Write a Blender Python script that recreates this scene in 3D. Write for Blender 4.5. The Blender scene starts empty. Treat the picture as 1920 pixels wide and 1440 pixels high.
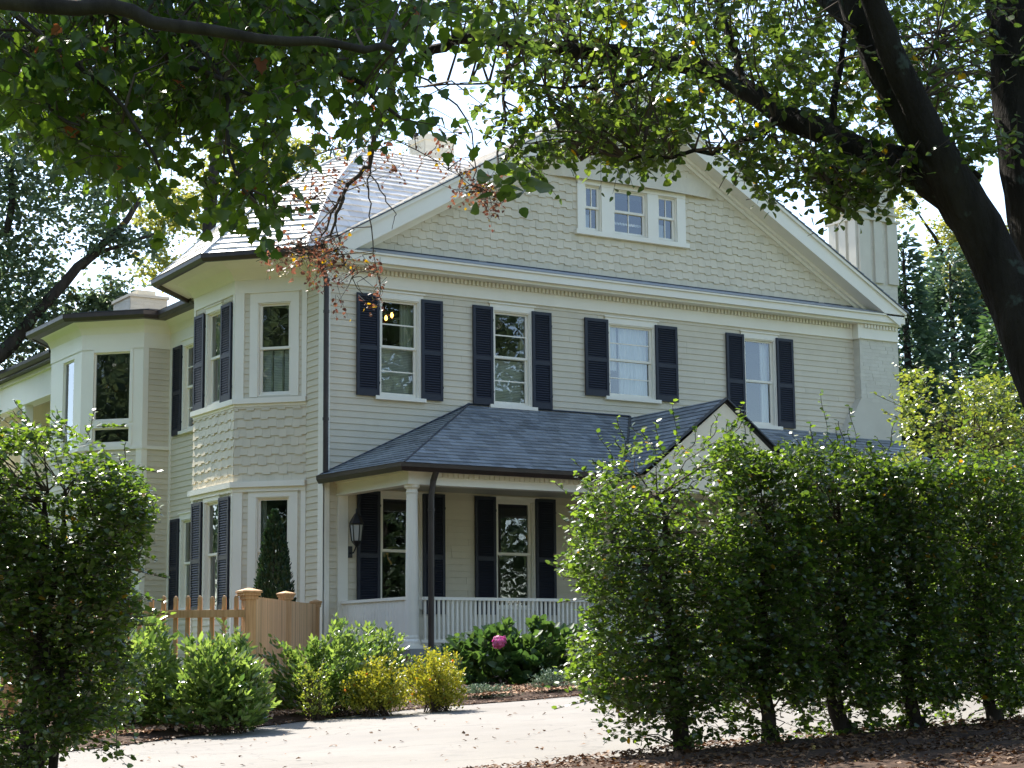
import bpy, math, random
import numpy as np
from mathutils import Vector, Matrix
random.seed(7); RNG = np.random.default_rng(11)
SC = bpy.context.scene; COL = SC.collection

# ---------------------------------------------------------------- camera, sky, sun, exposure
F = 3561.0
def nrm(v): v = np.array(v, float); return v/np.linalg.norm(v)
AX = nrm([5810, -485, -F]); AY = nrm([-2230, -560, -F]); AZ = nrm(np.cross(AX, AY)); AY = nrm(np.cross(AZ, AX))
MW = np.array([AX, AY, AZ])                      # camera axes -> world (house) axes
CAM = np.array([-14.524, -29.642, 1.6])
cd = bpy.data.cameras.new('camera'); cam = bpy.data.objects.new('camera', cd); COL.objects.link(cam)
mw = Matrix.Identity(4)
for i in range(3):
    for j in range(3): mw[i][j] = float(MW[i, j])
    mw[i][3] = float(CAM[i])
cam.matrix_world = mw
cd.sensor_width = 36; cd.lens = F/1920*36; cd.clip_end = 2000; cd.clip_start = .1
SC.camera = cam
VIEW = MW @ np.array([0, 0, -1.]); VIEW[2] = 0; VIEW = nrm(VIEW); RIGHT = np.array([VIEW[1], -VIEW[0], 0])
def at(px, py, d):                               # real place of something measured at that distance
    r = MW @ np.array([px-960, -(py-720), -F]); return CAM + r*(d/(r @ VIEW))
def ud(u, d): p = CAM + RIGHT*u + VIEW*d; return p[0], p[1]

SUN = nrm([-.03, .66, .75])
w = bpy.data.worlds.new('World'); SC.world = w; w.use_nodes = True
nt = w.node_tree; bg = nt.nodes['Background']; sky = nt.nodes.new('ShaderNodeTexSky')
sky.sky_type = 'NISHITA'; sky.sun_disc = False
sky.sun_elevation = math.asin(SUN[2]); sky.sun_rotation = math.atan2(SUN[0], SUN[1])
sky.air_density = 1.0; sky.dust_density = .5; sky.ozone_density = 1.0
hs_ = nt.nodes.new('ShaderNodeHueSaturation'); hs_.inputs['Saturation'].default_value = .92; nt.links.new(sky.outputs[0], hs_.inputs['Color']); nt.links.new(hs_.outputs[0], bg.inputs[0]); bg.inputs[1].default_value = .15
sd = bpy.data.lights.new('sun', 'SUN'); so = bpy.data.objects.new('sun', sd); COL.objects.link(so)
sd.energy = 5.0; sd.angle = math.radians(.53); sd.color = (1, .95, .86)
so.rotation_euler = Vector(SUN).to_track_quat('Z', 'Y').to_euler()
SC.view_settings.view_transform = 'Standard'; SC.view_settings.look = 'None'; SC.view_settings.gamma = 1
SC.view_settings.exposure = 1.36
SC.render.engine = 'CYCLES'; SC.cycles.max_bounces = 8; SC.cycles.transparent_max_bounces = 12
SC.cycles.sample_clamp_indirect = 4

# ---------------------------------------------------------------- materials
def N(t, k, **kw):
    n = t.nodes.new(k)
    for a, b in kw.items(): setattr(n, a, b)
    return n
def mixcol(t, fac, a, b):
    m = N(t, 'ShaderNodeMix', data_type='RGBA')
    if isinstance(fac, (int, float)): m.inputs[0].default_value = fac
    else: t.links.new(fac, m.inputs[0])
    for s, v in ((6, a), (7, b)):
        if isinstance(v, tuple): m.inputs[s].default_value = (*v, 1)
        else: t.links.new(v, m.inputs[s])
    return m.outputs[2]
def noise(t, scale, detail=4, rough=.6, coord=None, stretch=None):
    n = N(t, 'ShaderNodeTexNoise'); n.inputs['Scale'].default_value = scale; n.inputs['Detail'].default_value = detail
    n.inputs['Roughness'].default_value = rough
    tc = N(t, 'ShaderNodeTexCoord')
    src = tc.outputs['Object']
    if stretch:
        mp = N(t, 'ShaderNodeMapping'); mp.inputs['Scale'].default_value = stretch; t.links.new(src, mp.inputs[0]); src = mp.outputs[0]
    t.links.new(src, n.inputs['Vector']); return n.outputs['Fac']
def ramp(t, src, p0, p1, c0=(0, 0, 0), c1=(1, 1, 1)):
    r = N(t, 'ShaderNodeValToRGB'); r.color_ramp.elements[0].position = p0; r.color_ramp.elements[1].position = p1
    r.color_ramp.elements[0].color = (*c0, 1); r.color_ramp.elements[1].color = (*c1, 1); t.links.new(src, r.inputs[0]); return r.outputs[0]
def mat(name, col, col2=None, rough=.6, spec=.5, nscale=3, bump=0, bscale=40, tint=0, stretch=None, metal=0, dirt=0):
    m = bpy.data.materials.new(name); m.use_nodes = True; t = m.node_tree; b = t.nodes['Principled BSDF']
    b.inputs['Roughness'].default_value = rough; b.inputs['Specular IOR Level'].default_value = spec; b.inputs['Metallic'].default_value = metal
    c = col
    if col2: c = mixcol(t, ramp(t, noise(t, nscale, stretch=stretch), .32, .68), col, col2)
    if tint:
        a = N(t, 'ShaderNodeAttribute', attribute_name='tint')
        c = mixcol(t, a.outputs['Fac'], c, tuple(min(1, x*(1+tint)) for x in (col2 or col)))
    if dirt:
        c = mixcol(t, ramp(t, noise(t, .9, 6, .7, stretch=(1, 1, .35)), .45, .75, (0, 0, 0), (dirt,)*3), c, tuple(x*.62 for x in col))
    if isinstance(c, tuple): b.inputs['Base Color'].default_value = (*c, 1)
    else: t.links.new(c, b.inputs['Base Color'])
    if bump:
        bm = N(t, 'ShaderNodeBump'); bm.inputs['Strength'].default_value = bump; bm.inputs['Distance'].default_value = .01
        t.links.new(noise(t, bscale, 5, stretch=stretch), bm.inputs['Height']); t.links.new(bm.outputs[0], b.inputs['Normal'])
    return m
def leafmat(name, c1, c2, c3=None, trans=.5, rough=.35, tcol=None, spec=.5):
    m = bpy.data.materials.new(name); m.use_nodes = True; t = m.node_tree; b = t.nodes['Principled BSDF']
    a = N(t, 'ShaderNodeAttribute', attribute_name='tint')
    c = mixcol(t, a.outputs['Fac'], c1, c2)
    if c3:
        g = N(t, 'ShaderNodeMath', operation='GREATER_THAN'); g.inputs[1].default_value = .993; t.links.new(a.outputs['Fac'], g.inputs[0])
        if name == 'rust_leaf': g.inputs[1].default_value = .88
        c = mixcol(t, g.outputs[0], c, c3)
    t.links.new(c, b.inputs['Base Color']); b.inputs['Roughness'].default_value = rough; b.inputs['Specular IOR Level'].default_value = spec
    tr = N(t, 'ShaderNodeBsdfTranslucent'); hs = N(t, 'ShaderNodeHueSaturation'); hs.inputs['Value'].default_value = tcol or 2.2
    hs.inputs['Hue'].default_value = .485; hs.inputs['Saturation'].default_value = 1.1
    t.links.new(c, hs.inputs['Color']); t.links.new(hs.outputs[0], tr.inputs[0])
    mx = N(t, 'ShaderNodeMixShader'); mx.inputs[0].default_value = trans
    out = t.nodes['Material Output']; t.links.new(b.outputs[0], mx.inputs[1]); t.links.new(tr.outputs[0], mx.inputs[2]); t.links.new(mx.outputs[0], out.inputs[0])
    return m
M = {}
M['siding'] = mat('siding_paint', (.625, .55, .40), (.66, .585, .435), .55, .35, 1.5, tint=.06, bump=.15, bscale=60, dirt=.25)
M['shingle'] = mat('shingle_paint', (.625, .55, .40), (.67, .59, .435), .6, .35, 2, tint=.11, bump=.3, bscale=50, stretch=(3, 3, .4), dirt=.25)
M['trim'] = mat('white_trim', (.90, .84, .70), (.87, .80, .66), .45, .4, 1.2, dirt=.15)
M['cream'] = mat('cream_render', (.84, .75, .56), (.87, .79, .62), .7, .3, 2, bump=.2, bscale=80, dirt=.3)
M['shutter'] = mat('shutter_paint', (.008, .010, .020), (.012, .015, .027), .5, .5, 3)
M['dentil'] = mat('dentil_paint', (.86, .79, .64), None, .5, .3)
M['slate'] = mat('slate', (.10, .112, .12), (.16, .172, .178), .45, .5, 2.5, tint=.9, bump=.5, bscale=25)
M['slate_glare'] = mat('glare_pale_slate', (.50, .465, .42), (.62, .58, .52), .38, 1., 2.5, tint=.4, bump=.5, bscale=25)  # slate with its base colour paled to imitate the sun's white glare
M['copper'] = mat('brown_gutter_metal', (.032, .022, .018), (.05, .034, .027), .42, .5, 5)
M['flash'] = mat('dark_flashing', (.03, .035, .045), None, .4, .5)
M['brick'] = mat('painted_brick', (.62, .565, .45), (.66, .61, .49), .7, .3, 2, tint=.08, bump=.35, bscale=70, dirt=.25)
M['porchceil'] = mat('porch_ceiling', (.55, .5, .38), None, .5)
M['floor'] = mat('porch_floor', (.25, .25, .24), None, .5)
M['room'] = mat('unlit_room_wall', (.040, .034, .028), (.025, .022, .018), .8, nscale=.8)  # near-black colour stands in for the darkness of unlit rooms
M['blind'] = mat('blind', (.60, .63, .56), (.68, .70, .64), .6)
M['curtain'] = mat('curtain', (.42, .45, .36), (.55, .57, .48), .8, nscale=14, stretch=(1, 1, .02))
M['sheer'] = mat('sheer_curtain', (.75, .77, .76), (.9, .9, .88), .8, nscale=10, stretch=(1, 1, .02))
M['lampmetal'] = mat('black_iron', (.012, .012, .013), None, .45)
M['cedar'] = mat('cedar_wood', (.44, .24, .10), (.62, .38, .19), .65, .3, 4, tint=.25, bump=.4, bscale=8, stretch=(9, 9, .5))
M['cedarcap'] = mat('cedar_cap', (.56, .32, .19), (.66, .42, .27), .5, .4, 6)
M['bark'] = mat('bark', (.022, .017, .014), (.055, .045, .037), .9, .2, 9, bump=1, bscale=22, stretch=(1, 1, .25))
M['barklight'] = mat('lichen_bark', (.013, .010, .008), (.030, .025, .020), .9, .12, 5, bump=1, bscale=16, stretch=(1, 1, .3))
def barkpatch(m):
    t = m.node_tree; b = t.nodes['Principled BSDF']; src = b.inputs['Base Color'].links[0].from_socket
    st = ramp(t, noise(t, 5.5, 5, .6), .60, .66, (0, 0, 0), (.8,)*3); t.links.new(mixcol(t, st, src, (.055, .068, .055)), b.inputs['Base Color'])
    bm = [n for n in t.nodes if n.type == 'BUMP'][0]; bm.inputs['Distance'].default_value = .05
barkpatch(M['barklight'])
M['twig'] = mat('twig_bark', (.06, .042, .032), (.10, .075, .058), .85, .2, 12)
M['mulch'] = mat('mulch', (.036, .022, .015), (.10, .06, .04), .95, .2, 14, bump=1, bscale=45)
M['chip'] = mat('mulch_chip', (.10, .055, .035), (.30, .19, .12), .9, .2, 8, tint=.6)
M['grass'] = mat('grass', (.05, .085, .02), (.08, .12, .03), .9, .2, 6, bump=.8, bscale=60)
def drivemat():
    m = mat('driveway_asphalt', (.225, .205, .182), (.28, .258, .232), .85, .3, .7, bump=.5, bscale=90)
    t = m.node_tree; b = t.nodes['Principled BSDF']; src = b.inputs['Base Color'].links[0].from_socket
    fine = ramp(t, noise(t, 120, 3), .35, .7); c = mixcol(t, fine, src, (.17, .16, .15))
    mm = t.nodes[-1]
    c2 = mixcol(t, .6, src, c)
    st = ramp(t, noise(t, 2.3, 8, .72), .55, .70, (0, 0, 0), (.7,)*3); c3 = mixcol(t, st, c2, (.16, .148, .14))
    vo = N(t, 'ShaderNodeTexVoronoi', feature='DISTANCE_TO_EDGE'); vo.inputs['Scale'].default_value = .42; tc = N(t, 'ShaderNodeTexCoord')
    nn_ = N(t, 'ShaderNodeTexNoise'); nn_.inputs['Scale'].default_value = 2.5; nn_.inputs['Detail'].default_value = 6; t.links.new(tc.outputs['Object'], nn_.inputs['Vector'])
    ad = N(t, 'ShaderNodeMix', data_type='RGBA', blend_type='LINEAR_LIGHT'); ad.inputs[0].default_value = .35; t.links.new(tc.outputs['Object'], ad.inputs[6]); t.links.new(nn_.outputs['Color'], ad.inputs[7]); t.links.new(ad.outputs[2], vo.inputs['Vector'])
    cr = ramp(t, vo.outputs['Distance'], .003, .008, (.4,)*3, (0, 0, 0)); c4 = mixcol(t, cr, c3, (.09, .085, .08))
    st2 = ramp(t, noise(t, 1.1, 3, .5, stretch=(.35, 1.6, 1)), .5, .75, (0, 0, 0), (.45,)*3); c5 = mixcol(t, st2, c4, (.19, .18, .17))
    t.links.new(c5, b.inputs['Base Color']); return m
M['drive'] = drivemat()
M['curb'] = mat('asphalt_edge', (.13, .125, .12), (.19, .18, .175), .9, .2, 6, bump=.6, bscale=50)
M['petal'] = leafmat('pink_petals', (.50, .09, .28), (.68, .25, .46), None, .35, .6, 1.2)
M['l_near'] = leafmat('big_leaf', (.016, .036, .008), (.050, .084, .012), (.12, .05, .02), .50, .36, 4.6)
M['l_over'] = leafmat('tree_leaf', (.020, .040, .010), (.055, .082, .014), (.22, .15, .02), .50, .36, 4.0)
M['l_holly'] = leafmat('hedge_leaf', (.018, .042, .008), (.080, .130, .020), (.20, .13, .02), .42, .32, 3.4, 1.0)
M['l_laurel'] = leafmat('laurel_leaf', (.036, .078, .018), (.15, .215, .05), None, .4, .30, 2.6, 1.0)
M['l_gold'] = leafmat('golden_leaf', (.16, .20, .03), (.38, .36, .05), (.55, .22, .06), .4, .45, 1.5)
M['l_yg'] = leafmat('yellow_green_leaf', (.07, .12, .022), (.19, .22, .04), None, .42, .36, 2.0, .8)
M['l_hyd'] = leafmat('hydrangea_leaf', (.030, .07, .02), (.06, .11, .025), None, .35, .45, 2.2)
M['l_grey'] = leafmat('grey_green_leaf', (.09, .15, .09), (.15, .21, .13), None, .2, .6, 1.2)
M['l_bg'] = leafmat('hazy_distant_leaf', (.045, .075, .045), (.095, .13, .06), (.25, .18, .05), .4, .4, 2.4)  # leaf colours lightened to imitate haze over the far crowns
M['l_bgy'] = leafmat('distant_yellow_leaf', (.14, .17, .04), (.26, .25, .06), None, .45, .5, 1.8)
M['l_con'] = leafmat('conifer_leaf', (.034, .062, .038), (.075, .12, .055), None, .3, .5, 1.9)
M['l_cyp'] = leafmat('cypress_leaf', (.05, .11, .035), (.10, .17, .05), None, .25, .5, 1.6)
M['l_arb'] = leafmat('arborvitae_leaf', (.010, .030, .010), (.025, .055, .016), None, .15, .5, 1.6)
M['l_rust'] = leafmat('rust_leaf', (.10, .045, .03), (.19, .10, .055), (.34, .24, .03), .4, .5, 1.7)
M['l_fall'] = leafmat('fallen_leaf', (.09, .05, .03), (.24, .13, .06), (.5, .35, .08), .1, .7, 1)
def glass():
    m = bpy.data.materials.new('window_glass'); m.use_nodes = True; t = m.node_tree; t.nodes.remove(t.nodes['Principled BSDF'])
    g = N(t, 'ShaderNodeBsdfGlossy'); g.inputs['Roughness'].default_value = .01; g.inputs[0].default_value = (.92, .95, 1, 1)
    tr = N(t, 'ShaderNodeBsdfTransparent'); tr.inputs[0].default_value = (.86, .9, .88, 1)
    lw = N(t, 'ShaderNodeFresnel'); lw.inputs[0].default_value = 1.6
    bm = N(t, 'ShaderNodeBump'); bm.inputs['Strength'].default_value = .08; bm.inputs['Distance'].default_value = .02
    t.links.new(noise(t, 1.6, 2), bm.inputs['Height']); t.links.new(bm.outputs[0], g.inputs['Normal'])
    ad = N(t, 'ShaderNodeMath', operation='ADD'); ad.inputs[1].default_value = .07; t.links.new(lw.outputs[0], ad.inputs[0])
    mx = N(t, 'ShaderNodeMixShader'); t.links.new(ad.outputs[0], mx.inputs[0]); t.links.new(tr.outputs[0], mx.inputs[1]); t.links.new(g.outputs[0], mx.inputs[2])
    t.links.new(mx.outputs[0], t.nodes['Material Output'].inputs[0]); return m
M['glass'] = glass()
def emit(name, c, s):
    m = bpy.data.materials.new(name); m.use_nodes = True; b = m.node_tree.nodes['Principled BSDF']
    b.inputs['Emission Color'].default_value = (*c, 1); b.inputs['Emission Strength'].default_value = s; return m
M['bulb'] = emit('lit_bulb', (1, .42, .08), 5)

# ---------------------------------------------------------------- mesh helpers
def link(name, me, m, parent):
    o = bpy.data.objects.new(name, me); COL.objects.link(o)
    if m: me.materials.append(m)
    if parent:
        o.parent = parent
        o.matrix_parent_inverse = Matrix.Translation(parent.location).inverted()
    return o
def thing(name, label, cat, loc=(0, 0, 0), group=None):
    o = bpy.data.objects.new(name, None); COL.objects.link(o); o.location = loc; o.empty_display_size = .2
    o['label'] = label; o['category'] = cat
    if group: o['group'] = group
    return o
def tag(o, label=None, cat=None, group=None, kind=None):
    for k, v in (('label', label), ('category', cat), ('group', group), ('kind', kind)):
        if v: o[k] = v
    return o
class MB:
    def __init__(s): s.v = []; s.f = []; s.t = []
    def poly(s, pts, t=0.):
        n = len(s.v); s.v += [tuple(map(float, p)) for p in pts]; s.f.append(tuple(range(n, n+len(pts)))); s.t.append(t)
    def frame(s, O, U, V, W, u0, u1, v0, v1, w0, w1, t=0.):
        O, U, V, W = (np.array(a, float) for a in (O, U, V, W))
        P = [O+U*a+V*b+W*c for c in (w0, w1) for b in (v0, v1) for a in (u0, u1)]
        n = len(s.v); s.v += [tuple(p) for p in P]
        for q in ((0, 2, 3, 1), (4, 5, 7, 6), (0, 1, 5, 4), (2, 6, 7, 3), (0, 4, 6, 2), (1, 3, 7, 5)): s.f.append(tuple(n+i for i in q)); s.t.append(t)
    def box(s, x0, x1, y0, y1, z0, z1, t=0.): s.frame((0, 0, 0), (1, 0, 0), (0, 1, 0), (0, 0, 1), x0, x1, y0, y1, z0, z1, t)
    def tube(s, pts, radii, k=8, cap=True, jit=0.):
        pts = [np.array(p, float) for p in pts]; n0 = len(s.v); prev = None
        for i, p in enumerate(pts):
            d = nrm(pts[min(i+1, len(pts)-1)]-pts[max(i-1, 0)])
            if prev is None: a = nrm(np.cross(d, [0, 0, 1] if abs(d[2]) < .9 else [1, 0, 0]))
            else: a = nrm(prev-d*(prev @ d))
            prev = a; b = np.cross(d, a); r = radii[i] if hasattr(radii, '__len__') else radii
            for j in range(k):
                th = 2*math.pi*j/k; rr = r*(1+jit*random.uniform(-1, 1)); s.v.append(tuple(p+(a*math.cos(th)+b*math.sin(th))*rr))
        for i in range(len(pts)-1):
            for j in range(k):
                a0 = n0+i*k+j; a1 = n0+i*k+(j+1) % k; s.f.append((a0, a1, a1+k, a0+k)); s.t.append(0.)
        if cap:
            s.f.append(tuple(n0+j for j in range(k))[::-1]); s.f.append(tuple(n0+(len(pts)-1)*k+j for j in range(k))); s.t += [0., 0.]
    def lathe(s, c, prof, k=16):
        n0 = len(s.v)
        for r, z in prof:
            for j in range(k):
                th = 2*math.pi*(j+.5)/k; s.v.append((c[0]+r*math.cos(th), c[1]+r*math.sin(th), z))
        for i in range(len(prof)-1):
            for j in range(k):
                a0 = n0+i*k+j; a1 = n0+i*k+(j+1) % k; s.f.append((a0, a1, a1+k, a0+k)); s.t.append(0.)
        s.f.append(tuple(n0+j for j in range(k))[::-1]); s.f.append(tuple(n0+(len(prof)-1)*k+j for j in range(k))); s.t += [0., 0.]
    def build(s, name, m, parent=None, smooth=False, bevel=0):
        me = bpy.data.meshes.new(name); me.from_pydata(s.v, [], s.f)
        a = me.attributes.new('tint', 'FLOAT', 'FACE'); a.data.foreach_set('value', np.array(s.t, np.float32))
        if smooth: me.polygons.foreach_set('use_smooth', [True]*len(me.polygons))
        o = link(name, me, m, parent)
        if bevel:
            b = o.modifiers.new('bevel', 'BEVEL'); b.width = bevel; b.segments = 2; b.limit_method = 'ANGLE'
        return o
def clip(poly, region):
    out = poly
    n = len(region)
    for i in range(n):
        a = region[i]; b = region[(i+1) % n]; inp = out; out = []
        if not inp: return []
        side = lambda p: (b[0]-a[0])*(p[1]-a[1])-(b[1]-a[1])*(p[0]-a[0])
        for j in range(len(inp)):
            p = inp[j]; q = inp[(j+1) % len(inp)]; sp = side(p); sq = side(q)
            if sp >= -1e-9: out.append(p)
            if (sp > 1e-9 and sq < -1e-9) or (sp < -1e-9 and sq > 1e-9):
                k = sp/(sp-sq); out.append((p[0]+(q[0]-p[0])*k, p[1]+(q[1]-p[1])*k))
    return out
def area(p): return .5*sum(p[i][0]*p[(i+1) % len(p)][1]-p[(i+1) % len(p)][0]*p[i][1] for i in range(len(p)))
def subtract(r, holes):
    rs = [r]
    for h in holes:
        nr = []
        for (a, b, c, d) in rs:
            if h[0] >= b or h[1] <= a or h[2] >= d or h[3] <= c: nr.append((a, b, c, d)); continue
            if c < h[2]: nr.append((a, b, c, h[2]))
            if h[3] < d: nr.append((a, b, h[3], d))
            lo, hi = max(c, h[2]), min(d, h[3])
            if a < h[0]: nr.append((a, h[0], lo, hi))
            if h[1] < b: nr.append((h[1], b, lo, hi))
        rs = nr
    return rs
def courses(mb, O, U, V, region, expo, width, thick, holes=(), stag=0., base=.004, wj=0., back=True, gap=.003, v0=None):
    """overlapping boards / shingles / slates laid on the flat region (u, v) of the plane O, U, V"""
    O, U, V = (np.array(a, float) for a in (O, U, V)); NN = nrm(np.cross(U, V))
    if area(region) < 0: region = region[::-1]
    us = [p[0] for p in region]; vs = [p[1] for p in region]; u0, u1, vv0, vv1 = min(us), max(us), min(vs), max(vs)
    if v0 is None: v0 = vv0
    rows = int(math.ceil((vv1-v0)/expo-1e-6))
    if back:
        for rc in subtract((u0, u1, vv0, vv1), holes):
            pg = clip([(rc[0], rc[2]), (rc[1], rc[2]), (rc[1], rc[3]), (rc[0], rc[3])], region)
            if len(pg) > 2 and area(pg) > 1e-5: mb.poly([O+U*a+V*b for a, b in pg], .3)
    for r in range(rows):
        vb = v0+r*expo; vt = vb+expo; u = u0-(random.random()*width if width else 0); k = 0
        rt = random.random()*.3
        while u < u1:
            wd = (width*(1+random.uniform(-wj, wj)) if width else (random.uniform(2.2, 4.2))); ua, ub = u, u+wd-gap; u += wd; k += 1
            b0 = vb-(stag*(k % 2) if stag else 0); tt = min(1, rt+random.random()*.7); th = thick*(1+(random.uniform(-.15, .25) if width else 0))
            for rc in subtract((ua, ub, b0, vt), holes):
                pg = clip([(rc[0], rc[2]), (rc[1], rc[2]), (rc[1], rc[3]), (rc[0], rc[3])], region)
                if len(pg) < 3 or area(pg) < 2e-5: continue
                h = [base+(.0015 if stag and k % 2 else 0)+th*(1-(b-b0)/(vt-b0)) for a, b in pg]
                top = [O+U*a+V*b+NN*hh for (a, b), hh in zip(pg, h)]
                mb.poly(top, tt)
                for i in range(len(pg)):
                    j = (i+1) % len(pg)
                    if h[i]+h[j] < 2*base+.004: continue
                    mb.poly([top[j], top[i], O+U*pg[i][0]+V*pg[i][1], O+U*pg[j][0]+V*pg[j][1]], tt)
def plane_courses(mb, pts, expo, width, thick, **kw):
    """courses on a planar 3-d polygon whose first edge is the lowest (eave)"""
    P = [np.array(p, float) for p in pts]; U = nrm(P[1]-P[0])
    nn = np.zeros(3)
    for i in range(len(P)): nn += np.cross(P[i], P[(i+1) % len(P)])
    nn = nrm(nn); V = np.cross(nn, U)
    courses(mb, P[0], U, V, [((p-P[0]) @ U, (p-P[0]) @ V) for p in P], expo, width, thick, **kw)

# ---------------------------------------------------------------- ground height (rises gently from the road to the house)
def gz(x, y):
    p = np.array([x-CAM[0], y-CAM[1], 0]); d = p @ VIEW; u = p @ RIGHT
    uu = max(-9, min(9, u)); dd = max(12.6, min(34, d)); z = 1.10+.036*uu+.034*(dd-20)
    if d < 12.6: z *= max(0, min(1, (d-1)/11.6))**.9
    return max(0, z) if d > -30 else 0
def gud(u, d): x, y = ud(u, d); return gz(x, y)
def pxu(px, d): return (px-960)/F*d
def gpos(px, d):
    x, y = ud(pxu(px, d), d); return np.array([x, y, gz(x, y)])
def sheet(name, us, ds, m, lift=0, inside=None, bump=None):
    v = []; f = []; n = len(us)
    for d in ds:
        for u in us:
            x, y = ud(u, d); v.append((x, y, gz(x, y)+lift+(bump(u, d) if bump else 0)))
    for j in range(len(ds)-1):
        for i in range(n-1):
            f.append((j*n+i, j*n+i+1, (j+1)*n+i+1, (j+1)*n+i))
    me = bpy.data.meshes.new(name); me.from_pydata(v, [], f); o = link(name, me, m, None); o['kind'] = 'structure'; return o
us = sorted(set([-400, -150, -60, -30, 30, 60, 150, 400]+[x*1.0 for x in range(-20, 21)])); ds = [-300, -100, -40, -20, -5, 1, 2.5, 4, 6, 8, 10, 11.5]+[12.6+.9*i for i in range(24)]+[34, 34.001, 45, 70, 120, 300, 800]
sheet('ground', us, sorted(ds), M['grass'])
# driveway between the hedge bed and the planting bed: edges given as (u, d) lines measured in the photograph
def edge_far(u):      # distance of the driveway's far edge
    return float(np.interp(u, [-9, -5.2, -4.3, -3.5, -2.85, -2.2, -.9, .94, 3.2, 6.5, 12, 20], [12.9, 16.4, 17.8, 19.0, 20.3, 21.6, 23.0, 24.2, 25.8, 27.6, 29, 30]))
def edge_near(u):
    return float(np.interp(u, [-9, -4, -2, -.8, -.1, .6, 1.2, 1.9, 3.0, 4.2, 8, 20], [9, 11, 12.6, 13.2, 13.6, 14.2, 14.7, 15.0, 15.6, 16.2, 17.5, 19]))
def strip(name, e0, e1, m, lift, nu=90, nd=14, umin=-9, umax=20, bump=None):
    v = []; f = []
    for i in range(nu+1):
        u = umin+(umax-umin)*i/nu; a, b = e0(u), e1(u)
        for j in range(nd+1):
            d = a+(b-a)*j/nd; x, y = ud(u, d); v.append((x, y, gz(x, y)+lift+(bump(u, d, j/nd) if bump else 0)))
    for i in range(nu):
        for j in range(nd): q = i*(nd+1)+j; f.append((q, q+nd+1, q+nd+2, q+1))
    me = bpy.data.meshes.new(name); me.from_pydata(v, [], f); me.polygons.foreach_set('use_smooth', [True]*len(f)); o = link(name, me, m, None); o['kind'] = 'structure'; return o
wob = lambda u, k: .06*math.sin(u*3.1+k)+.04*math.sin(u*7.7+k*2)
strip('driveway', lambda u: edge_near(u)+wob(u, 1), lambda u: edge_far(u)+wob(u, 5)*.5, M['drive'], .02)
strip('driveway_edge', lambda u: edge_near(u)-.12+wob(u, 1), lambda u: edge_near(u)+.05+wob(u, 1), M['curb'], .028, nd=3, nu=160)
strip('planting_bed', lambda u: edge_far(u)-.05+wob(u, 5), lambda u: 34, M['mulch'], .03, nu=120, nd=24, bump=lambda u, d, t: .10*min(1, t*6)*(.8+.4*math.sin(u*5)*math.sin(d*4)))
strip('hedge_bed', lambda u: edge_near(u)-4.2, lambda u: edge_near(u)-.02+wob(u, 1), M['mulch'], .036, nu=120, nd=20, bump=lambda u, d, t: .05*min(1, (1-t)*8)*(.8+.5*math.sin(u*5)*math.sin(d*6)))

# ---------------------------------------------------------------- the house
house = thing('house', 'large cream shingled house with black shutters, slate roofs and a front porch', 'house', (6.7, 0, 1.4))
X_, Y_, Z_ = (1, 0, 0), (0, 1, 0), (0, 0, 1)
s2 = 2**-.5
HR = 13.4                                       # right end of the front wall
# wall frames: origin, along, (up is Z); normal = along x up
FRONT = ((0, 0, 0), X_)
SIDE = ((0, 20, 0), (0, -1, 0))                 # faces -X, u = 20 - y
BAYF = ((-.96, 1.66, 0), (s2, -s2, 0))          # 45 degree facet, from left corner to wall, length 1.358
BAYL = ((-.96, 3.55, 0), (0, -1, 0))
BAYB = ((0, 4.51, 0), (-s2, -s2, 0))
def wn(fr): return np.cross(np.array(fr[1], float), [0, 0, 1])
def fbox(mb, fr, u0, u1, z0, z1, n0, n1, t=0.):
    mb.frame(fr[0], fr[1], Z_, wn(fr), u0, u1, z0, z1, n0, n1, t)
def wall(name, fr, u0, u1, z0, z1, holes=(), kind='clap', parent=house, z_start=None, mm=None):
    mb = MB()
    if kind == 'clap': courses(mb, fr[0], fr[1], Z_, [(u0, z0), (u1, z0), (u1, z1), (u0, z1)], .1155, None, .015, holes, v0=z_start)
    else: courses(mb, fr[0], fr[1], Z_, [(u0, z0), (u1, z0), (u1, z1), (u0, z1)], .165, .15, .020, holes, stag=.03, wj=.12, v0=z_start, gap=.0018)
    return mb.build(name, mm or M['siding' if kind == 'clap' else 'shingle'], parent)
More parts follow.
